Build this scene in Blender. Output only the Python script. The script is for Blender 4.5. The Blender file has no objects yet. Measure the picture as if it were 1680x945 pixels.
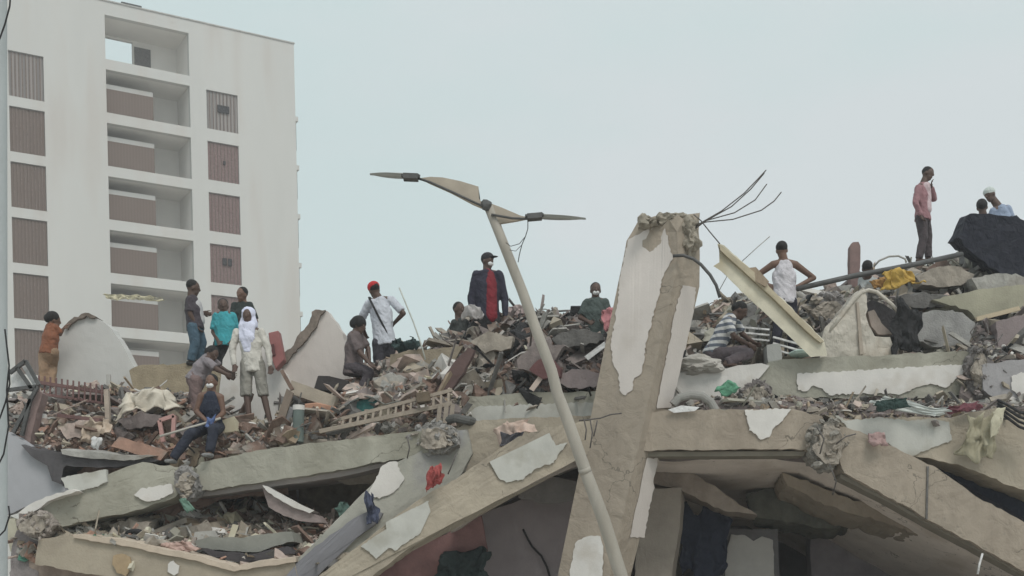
import bpy, bmesh, math, random
from mathutils import Vector, noise, Matrix
C = bpy.context
R = math.radians
F = 2000.0; HZ = 980.0; CZ = 1.6
# ---------------------------------------------------------------- camera
cam_d = bpy.data.cameras.new('camera'); cam = bpy.data.objects.new('camera', cam_d)
C.scene.collection.objects.link(cam); C.scene.camera = cam
cam.location = (0, 0, CZ); cam.rotation_euler = (R(90), 0, 0)
cam_d.sensor_width = 36; cam_d.lens = 36 * F / 1680.0
cam_d.shift_y = (HZ - 472.5) / 1680.0
cam_d.clip_start = 0.1; cam_d.clip_end = 2000
# ---------------------------------------------------------------- sky and sun
SUN_EL, SUN_AZ = R(52), R(155)          # azimuth from +Y, clockwise
w = bpy.data.worlds.new('World'); C.scene.world = w; w.use_nodes = True
nt = w.node_tree; nt.nodes.clear()
wo = nt.nodes.new('ShaderNodeOutputWorld'); bg = nt.nodes.new('ShaderNodeBackground')
sky = nt.nodes.new('ShaderNodeTexSky'); sky.sky_type = 'NISHITA'; sky.sun_disc = False
sky.sun_elevation = SUN_EL; sky.sun_rotation = SUN_AZ; sky.dust_density = 4; sky.air_density = 1.5
tc = nt.nodes.new('ShaderNodeTexCoord'); mp = nt.nodes.new('ShaderNodeMapping'); mp.inputs['Scale'].default_value = (1.6, 1.6, 4.5)
mp.inputs['Location'].default_value = (0.35, 0.0, 0.4)
nz = nt.nodes.new('ShaderNodeTexNoise'); nz.inputs['Scale'].default_value = 1.7; nz.inputs['Detail'].default_value = 4; nz.inputs['Roughness'].default_value = .45
rp = nt.nodes.new('ShaderNodeValToRGB')
rp.color_ramp.elements[0].position = .4; rp.color_ramp.elements[0].color = (6.05, 7.1, 7.08, 1)
rp.color_ramp.elements[1].position = .6; rp.color_ramp.elements[1].color = (6.65, 7.15, 7.25, 1)
mx = nt.nodes.new('ShaderNodeMix'); mx.data_type = 'RGBA'; mx.inputs[0].default_value = .92
nt.links.new(tc.outputs['Generated'], mp.inputs[0]); nt.links.new(mp.outputs[0], nz.inputs['Vector'])
nt.links.new(nz.outputs[0], rp.inputs[0]); nt.links.new(sky.outputs[0], mx.inputs[6]); nt.links.new(rp.outputs[0], mx.inputs[7])
nt.links.new(mx.outputs[2], bg.inputs[0]); bg.inputs[1].default_value = 0.1; nt.links.new(bg.outputs[0], wo.inputs[0])
sd = bpy.data.lights.new('sun', 'SUN'); so = bpy.data.objects.new('sun', sd); C.scene.collection.objects.link(so)
sd.energy = 1.35; sd.angle = R(22); sd.color = (1, .95, .88)
sv = Vector((math.sin(SUN_AZ) * math.cos(SUN_EL), math.cos(SUN_AZ) * math.cos(SUN_EL), math.sin(SUN_EL)))
so.rotation_euler = sv.to_track_quat('Z', 'Y').to_euler(); so.location = (5, -10, 30)
C.scene.view_settings.view_transform = 'Standard'; C.scene.view_settings.look = 'None'
C.scene.view_settings.exposure = 0.16; C.scene.view_settings.gamma = 1
C.scene.cycles.max_bounces = 6; C.scene.cycles.diffuse_bounces = 4
# ---------------------------------------------------------------- materials
MATS = {}
def mat(key, base, var=.25, scale=3.0, rough=.9, bump=.25, tint=None, bscale=40, metal=0, stain=None, streak=False, sscale=1.1, cracks=0, uneven=0, spos=.52):
    """procedural surface: base colour with blotches, fine grain and bump"""
    if key in MATS: return MATS[key]
    m = bpy.data.materials.new(key); m.use_nodes = True; n = m.node_tree.nodes; l = m.node_tree.links
    b = n['Principled BSDF']; b.inputs['Roughness'].default_value = rough; b.inputs['Metallic'].default_value = metal
    t = n.new('ShaderNodeTexCoord'); src = t.outputs['Object']
    if streak:
        mm = n.new('ShaderNodeMapping'); mm.inputs['Scale'].default_value = (1, 1, .18); l.new(src, mm.inputs[0]); src2 = mm.outputs[0]
    else: src2 = src
    a = n.new('ShaderNodeTexNoise'); a.inputs['Scale'].default_value = scale; a.inputs['Detail'].default_value = 7; a.inputs['Roughness'].default_value = .65
    l.new(src2, a.inputs['Vector'])
    r = n.new('ShaderNodeValToRGB'); e = r.color_ramp.elements
    lo = [c * (1 - var) for c in base]; hi = [min(1, c * (1 + var)) for c in base]
    if tint: lo = [x * .5 + y * .5 for x, y in zip(lo, tint)]
    e[0].position = .3; e[0].color = (*lo, 1); e[1].position = .7; e[1].color = (*hi, 1)
    l.new(a.outputs[0], r.inputs[0]); col = r.outputs[0]
    if stain:
        s = n.new('ShaderNodeTexNoise'); s.inputs['Scale'].default_value = sscale; s.inputs['Detail'].default_value = 6; l.new(src2, s.inputs['Vector'])
        sr = n.new('ShaderNodeValToRGB'); sr.color_ramp.elements[0].position = spos; sr.color_ramp.elements[1].position = spos + .16
        l.new(s.outputs[0], sr.inputs[0]); x = n.new('ShaderNodeMix'); x.data_type = 'RGBA'
        l.new(sr.outputs[0], x.inputs[0]); l.new(col, x.inputs[6]); x.inputs[7].default_value = (*stain, 1); col = x.outputs[2]
    if cracks:                                         # hairline cracks in the surface itself
        wn = n.new('ShaderNodeTexNoise'); wn.inputs['Scale'].default_value = 2.5; wn.inputs['Detail'].default_value = 5; l.new(src, wn.inputs['Vector'])
        va = n.new('ShaderNodeVectorMath'); va.operation = 'SCALE'; va.inputs['Scale'].default_value = .9; l.new(wn.outputs['Color'], va.inputs[0])
        vb = n.new('ShaderNodeVectorMath'); vb.operation = 'ADD'; l.new(src, vb.inputs[0]); l.new(va.outputs[0], vb.inputs[1])
        vo = n.new('ShaderNodeTexVoronoi'); vo.feature = 'DISTANCE_TO_EDGE'; vo.inputs['Scale'].default_value = cracks; l.new(vb.outputs[0], vo.inputs['Vector'])
        cr_ = n.new('ShaderNodeMath'); cr_.operation = 'LESS_THAN'; cr_.inputs[1].default_value = .007 * cracks; l.new(vo.outputs['Distance'], cr_.inputs[0])
        gate = n.new('ShaderNodeTexNoise'); gate.inputs['Scale'].default_value = .9; l.new(src, gate.inputs['Vector'])
        gg = n.new('ShaderNodeMath'); gg.operation = 'GREATER_THAN'; gg.inputs[1].default_value = .5; l.new(gate.outputs[0], gg.inputs[0])
        gm = n.new('ShaderNodeMath'); gm.operation = 'MULTIPLY'; l.new(cr_.outputs[0], gm.inputs[0]); l.new(gg.outputs[0], gm.inputs[1])
        gs = n.new('ShaderNodeMath'); gs.operation = 'MULTIPLY'; gs.inputs[1].default_value = .6; l.new(gm.outputs[0], gs.inputs[0])
        xc = n.new('ShaderNodeMix'); xc.data_type = 'RGBA'; l.new(gs.outputs[0], xc.inputs[0]); l.new(col, xc.inputs[6]); xc.inputs[7].default_value = (.09, .08, .065, 1); col = xc.outputs[2]
        pn_ = n.new('ShaderNodeTexNoise'); pn_.inputs['Scale'].default_value = 14; pn_.inputs['Detail'].default_value = 3; l.new(src, pn_.inputs['Vector'])
        pr_ = n.new('ShaderNodeValToRGB'); pr_.color_ramp.elements[0].position = .66; pr_.color_ramp.elements[1].position = .72; l.new(pn_.outputs[0], pr_.inputs[0])
        ps = n.new('ShaderNodeMath'); ps.operation = 'MULTIPLY'; ps.inputs[1].default_value = .45; l.new(pr_.outputs[0], ps.inputs[0])
        xp = n.new('ShaderNodeMix'); xp.data_type = 'RGBA'; l.new(ps.outputs[0], xp.inputs[0]); l.new(col, xp.inputs[6]); xp.inputs[7].default_value = (.2, .18, .15, 1); col = xp.outputs[2]
    l.new(col, b.inputs['Base Color'])
    if bump:
        g = n.new('ShaderNodeTexNoise'); g.inputs['Scale'].default_value = bscale; g.inputs['Detail'].default_value = 4; l.new(src, g.inputs['Vector'])
        bp = n.new('ShaderNodeBump'); bp.inputs['Strength'].default_value = bump; bp.inputs['Distance'].default_value = .02
        l.new(g.outputs[0], bp.inputs['Height']); l.new(bp.outputs[0], b.inputs['Normal'])
        if uneven:
            u_ = n.new('ShaderNodeTexNoise'); u_.inputs['Scale'].default_value = uneven; u_.inputs['Detail'].default_value = 5; u_.inputs['Distortion'].default_value = .6; l.new(src, u_.inputs['Vector'])
            b2 = n.new('ShaderNodeBump'); b2.inputs['Strength'].default_value = .7; b2.inputs['Distance'].default_value = .06; l.new(u_.outputs[0], b2.inputs['Height']); l.new(bp.outputs[0], b2.inputs['Normal']); l.new(b2.outputs[0], b.inputs['Normal'])
    MATS[key] = m; return m
def plain(key, base, rough=.85, metal=0): return mat(key, base, .2, 7, rough, .15, metal=metal, uneven=9)
def stripes(key, a, b_, freq, axis=2, rough=.85, duty=.5):
    if key in MATS: return MATS[key]
    m = bpy.data.materials.new(key); m.use_nodes = True; n = m.node_tree.nodes; l = m.node_tree.links
    b = n['Principled BSDF']; b.inputs['Roughness'].default_value = rough
    t = n.new('ShaderNodeTexCoord'); s = n.new('ShaderNodeSeparateXYZ'); l.new(t.outputs['Object'], s.inputs[0])
    k = n.new('ShaderNodeMath'); k.operation = 'MULTIPLY'; k.inputs[1].default_value = freq; l.new(s.outputs[axis], k.inputs[0])
    f = n.new('ShaderNodeMath'); f.operation = 'FRACT'; l.new(k.outputs[0], f.inputs[0])
    g = n.new('ShaderNodeMath'); g.operation = 'GREATER_THAN'; g.inputs[1].default_value = duty; l.new(f.outputs[0], g.inputs[0])
    x = n.new('ShaderNodeMix'); x.data_type = 'RGBA'; l.new(g.outputs[0], x.inputs[0]); x.inputs[6].default_value = (*a, 1); x.inputs[7].default_value = (*b_, 1)
    l.new(x.outputs[2], b.inputs['Base Color']); MATS[key] = m; return m
TAN = mat('tan_concrete', (.37, .325, .26), .16, 1.8, .9, .2, stain=(.27, .235, .19), cracks=.8, uneven=4)
TAN2 = mat('brown_concrete', (.325, .278, .226), .16, 1.8, .9, .2, stain=(.245, .205, .165), streak=True, cracks=.7, uneven=4)
OLIVE = mat('olive_concrete', (.34, .33, .28), .14, 1.6, .9, .2, stain=(.26, .25, .205), streak=True, cracks=.7, uneven=4)
GREYC = mat('grey_concrete', (.33, .32, .30), .28, 5, .95, .6, bscale=25, stain=(.24, .22, .195), sscale=3)
DARKC = mat('dark_concrete', (.13, .125, .12), .35, 6, .95, .6, bscale=25)
PLAST = mat('white_plaster', (.63, .61, .585), .09, 2.5, .85, .15, stain=(.52, .485, .44), sscale=2.2, spos=.55)
PLASTG = mat('grey_plaster', (.47, .47, .44), .12, 3, .85, .15, stain=(.37, .36, .32), sscale=2.5)
PINKP = mat('warm_plaster', (.58, .535, .505), .08, 1.4, .85, .12, stain=(.5, .455, .42), sscale=1.6, spos=.56)
FACADE = mat('facade_paint', (.57, .565, .548), .06, .25, .85, .05, stain=(.535, .51, .485), bscale=3, streak=True, sscale=.5, spos=.5)
LOUV = stripes('brown_louvre', (.165, .125, .108), (.18, .138, .12), 5.5, 0)
LOUVG = stripes('grey_louvre', (.22, .205, .20), (.32, .29, .28), 4, 0)
DARK = plain('dark_opening', (.035, .032, .035))
METAL = mat('dull_steel', (.36, .335, .295), .18, 4, .8, .15, metal=.05, streak=True, stain=(.32, .295, .255), sscale=3)
METALD = mat('dark_steel', (.09, .09, .09), .3, 6, .6, .1, metal=.3)
RUST = mat('rusty_iron', (.17, .115, .09), .35, 8, .85, .4, stain=(.25, .22, .19), sscale=4, spos=.5)
REBAR = mat('rebar', (.10, .09, .085), .3, 30, .8, .3)
WOOD = mat('weathered_wood', (.30, .235, .17), .3, 6, .85, .3, streak=True)
CREAM = mat('cream_board', (.55, .52, .42), .15, 3.5, .8, .15, stain=(.42, .37, .26))
MAUVE = mat('mauve_debris', (.20, .17, .163), .35, 7, .95, .5, stain=(.25, .225, .2), sscale=3.5, spos=.53)
BROWN = mat('brown_debris', (.19, .13, .105), .4, 7, .95, .5, stain=(.25, .225, .2), sscale=3.5, spos=.53)
TERRA = mat('terracotta', (.35, .215, .165), .25, 6, .9, .4, stain=(.25, .225, .2), sscale=3.5, spos=.53)
PINKD = mat('pinkish_debris', (.44, .355, .315), .25, 6, .9, .4, stain=(.25, .225, .2), sscale=3.5, spos=.53)
DUST = mat('dusty_rubble', (.31, .275, .235), .35, 5, .95, .7, bscale=18)
DUSTD = mat('dark_rubble', (.15, .125, .12), .4, 5, .95, .7, bscale=18)
WHITE = plain('white_cloth', (.68, .68, .68))
NAVY = plain('navy_cloth', (.022, .026, .05))
BLACK = plain('black_cloth', (.02, .02, .022))
TEAL = plain('teal_plastic', (.03, .12, .115))
SKIN = mat('dark_skin', (.085, .05, .038), .15, 12, .6, .05)
SKIN2 = mat('brown_skin', (.15, .085, .06), .15, 12, .6, .05)
HAIR = mat('black_hair', (.012, .011, .011), .3, 60, .8, .6, bscale=90)
EYEW = plain('eye_white', (.32, .3, .28), .4)
# ---------------------------------------------------------------- helpers
def P(px, py, Y): return Vector(((px - 840.0) / F * Y, Y, CZ + (HZ - py) / F * Y))
def lin(x0, Y0, x1, Y1): return lambda x, y: Y0 + (Y1 - Y0) * (x - x0) / (x1 - x0)
def linxy(a, bx, by): return lambda x, y: a + bx * (x - 840) + by * (y - 700)
def cst(Y): return lambda x, y: Y
class MB:
    """collects geometry (world coordinates) for ONE mesh"""
    def __init__(s): s.v = []; s.f = []; s.m = []
    def add(s, V, Fc, mi=0):
        o = len(s.v); s.v += [Vector(x) for x in V]; s.f += [tuple(i + o for i in f) for f in Fc]; s.m += [mi] * len(Fc); return s
    def box(s, c, size, rot=None, mi=0, jit=0, rnd=random):
        V = []
        for sx in (-.5, .5):
            for sy in (-.5, .5):
                for sz in (-.5, .5):
                    v = Vector((sx * size[0] * (1 + rnd.uniform(-jit, jit)), sy * size[1] * (1 + rnd.uniform(-jit, jit)), sz * size[2] * (1 + rnd.uniform(-jit, jit))))
                    if rot: v = rot @ v
                    V.append(v + Vector(c))
        return s.add(V, [(0, 1, 3, 2), (4, 6, 7, 5), (0, 4, 5, 1), (2, 3, 7, 6), (0, 2, 6, 4), (1, 5, 7, 3)], mi)
    def span(s, a, b, mi=0):
        return s.box([(p + q) / 2 for p, q in zip(a, b)], [abs(q - p) for p, q in zip(a, b)], mi=mi)
    def bar(s, p, q, wd, ht, mi=0, side=None, jit=0, rnd=random):
        p = Vector(p); q = Vector(q); d = (q - p); L = d.length; z = d.normalized()
        x = Vector(side) if side else Vector((0, 1, 0))
        x = (x - z * x.dot(z)); x = x.normalized() if x.length > 1e-3 else z.orthogonal().normalized(); y = z.cross(x)
        return s.box((p + q) / 2, (wd, ht, L), Matrix((x, y, z)).transposed(), mi, jit, rnd)
    def tube(s, pts, r, n=8, mi=0, r2=None):
        pts = [Vector(p) for p in pts]; V = []; Fc = []; k = len(pts); prev = None
        for i, p in enumerate(pts):
            d = (pts[min(i + 1, k - 1)] - pts[max(i - 1, 0)]).normalized()
            x = (prev - d * prev.dot(d)).normalized() if prev else d.orthogonal().normalized(); prev = x; y = d.cross(x)
            rr = r if r2 is None else r + (r2 - r) * i / (k - 1)
            for j in range(n):
                a = 2 * math.pi * j / n; V.append(p + (x * math.cos(a) + y * math.sin(a)) * rr)
        for i in range(k - 1):
            for j in range(n): Fc.append((i * n + j, i * n + (j + 1) % n, (i + 1) * n + (j + 1) % n, (i + 1) * n + j))
        Fc.append(tuple(range(n))[::-1]); Fc.append(tuple(range((k - 1) * n, k * n)))
        return s.add(V, Fc, mi)
    def ext(s, pts, Yf, vec=(0, .4, 0), rough=None, disp=.008, seed=0, sub=.22, mi=0, bevel=0, nscale=2.5):
        """outline with its own distance, extruded to a real thickness; edges broken and faces uneven"""
        if not callable(Yf): Yf = cst(Yf)
        if rough: pts = roughen(pts, rough[0], rough[1], seed)
        fr = [P(x, y, Yf(x, y)) for x, y in pts]; vec = Vector(vec)
        bm = bmesh.new(); a = [bm.verts.new(v) for v in fr]; b = [bm.verts.new(v + vec) for v in fr]; n = len(a)
        bm.faces.new(a); bm.faces.new(b[::-1])
        for i in range(n): bm.faces.new((a[i], b[i], b[(i + 1) % n], a[(i + 1) % n]))
        if bevel: bmesh.ops.bevel(bm, geom=list(bm.edges), offset=bevel, segments=1, affect='EDGES', clamp_overlap=True)
        bmesh.ops.triangulate(bm, faces=list(bm.faces))
        if disp:
            for _ in range(5):
                lg = [e for e in bm.edges if e.calc_length() > sub]
                if not lg or len(bm.verts) > 7000: break
                bmesh.ops.subdivide_edges(bm, edges=lg, cuts=1); bmesh.ops.triangulate(bm, faces=[f for f in bm.faces if len(f.verts) > 3])
            for v in bm.verts:
                q = v.co * nscale + Vector((seed * 3.1, 0, 0))
                v.co += Vector(noise.noise_vector(q)) * disp + Vector(noise.noise_vector(q * 4)) * disp * .6
        bmesh.ops.recalc_face_normals(bm, faces=list(bm.faces))
        bm.verts.index_update(); V = [v.co.copy() for v in bm.verts]; Fc = [tuple(v.index for v in f.verts) for f in bm.faces]; bm.free()
        return s.add(V, Fc, mi)
    def rock(s, c, size, seed=0, sub=2, amp=.35, mi=0, rot=None):
        bm = bmesh.new(); bmesh.ops.create_icosphere(bm, subdivisions=sub, radius=.5)
        V = []
        for v in bm.verts:
            d = v.co.normalized(); k = 1 + amp * noise.noise(d * 1.7 + Vector((seed * 7.3, seed, 0))) * 1.5 + amp * .5 * noise.noise(d * 5 + Vector((seed, 0, 3)))
            q = Vector([d[i] * .5 * k * size[i] for i in range(3)])
            if rot: q = rot @ q
            V.append(q + Vector(c))
        bm.verts.index_update(); Fc = [tuple(v.index for v in f.verts) for f in bm.faces]; bm.free()
        return s.add(V, Fc, mi)
    def sheet(s, grid, th=.012, mi=0):
        """grid of points -> cloth with thickness"""
        nu = len(grid); nv = len(grid[0]); V = [Vector(p) for row in grid for p in row]; N = len(V)
        V += [p + Vector((0, th, -th * .4)) for p in V]; Fc = []
        for i in range(nu - 1):
            for j in range(nv - 1):
                a, b, c, d = i * nv + j, (i + 1) * nv + j, (i + 1) * nv + j + 1, i * nv + j + 1
                Fc += [(a, b, c, d), (a + N, d + N, c + N, b + N)]
        ring = [i * nv for i in range(nu)] + [(nu - 1) * nv + j for j in range(1, nv)] + [i * nv + nv - 1 for i in range(nu - 2, -1, -1)] + [j for j in range(nv - 2, 0, -1)]
        for i in range(len(ring)):
            a, b = ring[i], ring[(i + 1) % len(ring)]; Fc.append((a, a + N, b + N, b))
        return s.add(V, Fc, mi)
    def build(s, name, mats, parent=None, origin=None, smooth=False):
        if not isinstance(mats, (list, tuple)): mats = [mats]
        if origin is None:
            if parent is not None: origin = parent['_o']
            else:
                xs = [v.x for v in s.v]; ys = [v.y for v in s.v]; zs = [v.z for v in s.v]
                origin = ((min(xs) + max(xs)) / 2, (min(ys) + max(ys)) / 2, min(zs))
        o = Vector(origin); me = bpy.data.meshes.new(name)
        me.from_pydata([tuple(v - o) for v in s.v], [], s.f)
        for m in mats: me.materials.append(m)
        me.polygons.foreach_set('material_index', s.m)
        if smooth: me.polygons.foreach_set('use_smooth', [True] * len(s.f))
        me.update()
        ob = bpy.data.objects.new(name, me); C.scene.collection.objects.link(ob)
        if parent is not None:
            ob.parent = parent; ob.location = o - Vector(parent['_o'])
            if parent.get('_rot'): ob.location = o - Vector(parent['_o'])
        else: ob.location = o
        ob['_o'] = tuple(o); return ob
def roughen(pts, step, amp, seed=0):
    rd = random.Random(seed * 77 + 5); out = []
    for i, p in enumerate(pts):
        q = pts[(i + 1) % len(pts)]; L = math.hypot(q[0] - p[0], q[1] - p[1]); k = max(1, int(L / step))
        nx, ny = -(q[1] - p[1]) / max(L, .1), (q[0] - p[0]) / max(L, .1)
        for j in range(k):
            t = (j + (rd.uniform(-.3, .3) if j else 0)) / k; d = rd.uniform(-amp, amp) * (1 if j else .4)
            out.append((p[0] + (q[0] - p[0]) * t + nx * d, p[1] + (q[1] - p[1]) * t + ny * d))
    return out
def tag(o, label=None, cat=None, group=None, kind=None):
    if label: o['label'] = label
    if cat: o['category'] = cat
    if group: o['group'] = group
    if kind: o['kind'] = kind
    return o
def empty(name, loc, label, cat, group=None):
    o = bpy.data.objects.new(name, None); C.scene.collection.objects.link(o); o.location = loc; o['_o'] = tuple(loc)
    o.empty_display_size = .2; return tag(o, label, cat, group)
def beam(name, label, pts, Y, mat_, vec=(0, .5, 0), patches=(), cat='concrete beam', rough=(14, 1.6), seed=1, disp=.0105, rebar=(), bars=None):
    """a broken concrete member as one mesh; plaster, rebar are its child parts.  patches: (name, pts, material)"""
    rough = (min(rough[0], 9), max(rough[1], 1.3)) if rough else rough
    o = tag(MB().ext(pts, Y, vec, rough, disp, seed, bevel=0, sub=.13).build(name, mat_), label, cat)
    Yf = Y if callable(Y) else cst(Y); off = .024 if not callable(Y) else .046
    for i, (n_, pp, m_) in enumerate(patches):
        MB().ext(pp, lambda x, y: Yf(x, y) - off, (0, off + .03, 0), (3.5, 1.5), .002, seed * 9 + i, sub=.4).build(n_, m_, o)
    for r_ in rebar: MB().tube([P(*q) for q in r_], .009, 6).build('rebar', REBAR, o, smooth=True)
    return o
# ---------------------------------------------------------------- ground
g = MB(); n = 40
V = [(-150 + 300 * i / n, -40 + 300 * j / n, 0) for j in range(n + 1) for i in range(n + 1)]
g.add(V, [(j * (n + 1) + i, j * (n + 1) + i + 1, (j + 1) * (n + 1) + i + 1, (j + 1) * (n + 1) + i) for j in range(n) for i in range(n)])
g.build('ground', mat('dusty_ground', (.47, .44, .395), .2, .6, .95, .4, stain=(.40, .37, .33)), origin=(0, 0, 0))['kind'] = 'structure'
# ---------------------------------------------------------------- apartment building behind
TILT = R(1.35)
U = Vector((1.65, 1, 0)).normalized(); Z0 = Vector((0, 0, 1))
RT = Matrix.Rotation(-TILT, 3, 'Y')
U = RT @ U; Vv = RT @ Z0; N_ = U.cross(Vv)            # N_ points to the camera side
O_ = P(45, HZ, 70.0); O_.z = 0
def uv(px, py):
    d = Vector(((px - 840) / F, 1, (HZ - py) / F)); c = Vector((0, 0, CZ)); t = (O_ - c).dot(N_) / d.dot(N_)
    q = c + d * t - O_; return q.dot(U), q.dot(Vv)
bld = empty('apartment_building', O_, 'pale apartment block with brown louvred windows and stacked recessed balconies, left background', 'building')
M3 = Matrix((U, -N_, Vv)).transposed()               # local x along facade, y inward, z up
bld.matrix_world = Matrix.Translation(O_) @ M3.to_4x4()
def bpart(name, mb, m_, parent=None):
    ob = mb.build(name, m_, None, origin=(0, 0, 0)); ob.location = (0, 0, 0); ob.parent = parent or bld; ob['_o'] = (0, 0, 0); return ob
ctop = uv(482, 72); uR = ctop[0]; zR = ctop[1]
uA0, uA1 = uv(18, 300)[0], uv(76, 300)[0]; uB0, uB1 = uv(178, 300)[0], uv(315, 300)[0]; uC0, uC1 = uv(342, 300)[0], uv(393, 300)[0]
vA = [(uv(46, a)[1], uv(46, b)[1]) for a, b in ((88, 163), (181, 256))]
st = vA[0][1] - vA[1][1]
print('storey', st, 'top', zR, uR, 'A', uA0, uA1, 'B', uB0, uB1, 'C', uC0, uC1)
st = 3.19
topA = uv(46, 88)[1]; hA = topA - uv(46, 162)[1]
topC = uv(366, 152)[1]; hC = topC - uv(366, 215)[1]
bT = uv(245, 40)[1]                                    # top of the upper recess
bFl = [uv(245, 111)[1] - st * k for k in range(11)]    # slab edge bands (bottoms of bays)
uL = -14.0
wl = MB(); D = .35
# piers and spandrels, butted end to end (local coords x, y, z)
def colm(u0, u1, spans):
    """solid strip between u0,u1 with openings spans [(z0,z1)] from top down"""
    z = zR
    for a, b in spans:
        if z - b > .01: wl.span((u0, 0, b), (u1, D, z))
        z = a
    if z > 0: wl.span((u0, 0, 0), (u1, D, z))
winsA = [(topA - hA - st * k, topA - st * k) for k in range(10)]
winsC = [(topC - hC - st * k, topC - st * k) for k in range(10)]
bay = []
for k in range(10):
    hi = bT if k == 0 else bFl[k - 1] - .62
    bay.append((bFl[k] , hi))
colm(uL, uA0, []); colm(uA0, uA1, winsA); colm(uA1, uB0, []); colm(uB0, uB1, bay); colm(uB1, uC0, []); colm(uC0, uC1, winsC); colm(uC1, uR, [])
DB = 14.0
wl.span((uL, D, 0), (uL + .3, DB, zR)); wl.span((uR - .3, D, 0), (uR, DB, zR)); wl.span((uL + .3, DB - .3, 0), (uB0 , DB, zR)); wl.span((uB1, DB - .3, 0), (uR - .3, DB, zR))
wl.span((uB0, DB - .3, 0), (uB1, DB, bFl[1])); wl.span((uB0, DB - .3, bT), (uB1, DB, zR))
bpart('wall', wl, FACADE)
rf = MB(); rf.span((uL + .3, D, zR - .5), (uB0 - .2, DB - .3, zR - .25)); bpart('roof', rf, FACADE)
rf = MB(); rf.span((uB1 + .2, D, zR - .5), (uR - .3, DB - .3, zR - .25)); bpart('roof', rf, FACADE)
cp = MB(); cp.span((uL, -.06, zR), (uR + .05, .5, zR + .07)); bpart('coping', cp, plain('coping_grey', (.45, .44, .42)))
# recess interior: side walls, back wall, floors
inn = MB(); RD = 2.7; uP = uv(258, 300)[0] + 1.1
inn.span((uB0 - .2, D + .002, 0), (uB0, RD, bT + .3)); inn.span((uB1, D + .002, 0), (uB1 + .2, RD, bT + .3))
inn.span((uB0 - .2, RD, 0), (uB1 + .2, RD + .2, bFl[0] - .3)); inn.span((uB0, RD, bT - .1), (uB1, RD + .2, bT + .3)); inn.span((uP - 1.7, RD, bFl[0] - .3), (uB1, RD + .2, bT - .1)); inn.span((uB1 + .2, D, 0), (uB1 + .3, DB - .3, zR - .5))
bpart('recess_wall', inn, mat('recess_paint', (.74, .72, .69), .05, .6, .85, .05))
bpart('balcony_door', MB().span((uP - 1.6, RD - .06, bFl[0] - .3), (uP - .6, RD - .01, bT - .35)), plain('door_grey', (.16, .15, .15)))
for k in range(10):
    fl = MB(); fl.span((uB0 - .15, D + .004, bFl[k] - .62), (uB1 + .15, RD - .003, bFl[k] - .35)); bpart('balcony_floor', fl, MATS['recess_paint'])
fl = MB(); fl.span((uB0, D + .004, bT + .02), (uB1, RD, bT + .25)); bpart('recess_ceiling', fl, MATS['recess_paint'])
uQ = uv(261, 340)[0]
for k in range(1, 10):
    z0 = bFl[k]; top = z0 + (2.55 if k == 1 else 2.6) - .9
    pn = MB(); pn.span((uB0 + .02, .55, z0 - .3), (uQ - .05, .62, top)); bpart('balcony_screen', pn, LOUV)
    hd = MB(); hd.span((uB0 + .02, .6, top + .01), (uQ - .05, .85, top + .3)); bpart('screen_rail', hd, FACADE)
    if k < 9:
        dr = MB(); dr.span((uB0 + .4, RD - .06, bFl[k] - .3), (uP - .9, RD - .01, bFl[k] + 2.1)); bpart('balcony_door', dr, DARK)
for i, (z0, z1) in enumerate(winsA):
    p = bpart('window', MB().span((uA0 + .02, .12, z0 + .02), (uA1 - .02, .17, z1 - .02)), LOUVG if i == 0 else LOUV)
    b = MB()
    for q in range(1, 10):
        x = uA0 + (uA1 - uA0) * q / 10; b.span((x - .03, .07, z0 + .03), (x + .03, .119, z1 - .03))
    bpart('slat', b, plain('slat_brown', (.185, .142, .125)), p)
for i, (z0, z1) in enumerate(winsC):
    p = bpart('window', MB().span((uC0 + .02, .12, z0 + .02), (uC1 - .02, .17, z1 - .02)), LOUVG if i == 0 else plain('red_brown_panel', (.215, .145, .14)))
    b = MB()
    for q in range(1, 9):
        x = uC0 + (uC1 - uC0) * q / 9; b.span((x - .02, .07, z0 + .03), (x + .02, .119, z1 - .03))
    bpart('slat', b, plain('slat_brown', (.185, .142, .125)), p)
    if i in (0, 3):
        c = (uC0 + uC1) / 2; zc = (z0 + z1) / 2 + .15
        if i == 0: bpart('vent', MB().span((c - .3, .02, zc - .2), (c + .45, .068, zc + .25)), DARK, p)
        else: bpart('vent', MB().span((c - .2, .02, zc - .2), (c + .05, .068, zc + .25)).span((c + .15, .02, zc - .2), (c + .4, .068, zc + .25)), DARK, p)
    if i == 1: bpart('vent', MB().span(((uC0 + uC1) / 2, .02, (z0 + z1) / 2 - .1), ((uC0 + uC1) / 2 + .14, .068, (z0 + z1) / 2 + .12)), DARK, p)
for k in range(9):                                     # side ledges with shutters beyond the corner
    z = zR - 4.6 - st * k
    s_ = bpart('side_window', MB().span((uR, 1.0, z - 1.9), (uR + .42, 3.0, z - .1)), DARKC)
    bpart('sill', MB().span((uR, .8, z - .05), (uR + .5, 3.2, z + .25)), FACADE, s_)
# railing pieces on the roof edge
rb = MB(); a = uv(105, -9)[0]; b = uv(222, 0)[0]
rb.span((a, .1, zR + .09), (a + 1.1, .3, zR + .35)); bpart('roof_flashing', rb, METALD); bpart('roof_flashing', MB().span((b - .8, .1, zR + .09), (b + .4, .25, zR + .25)), METALD)
del bld['_o']
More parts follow.
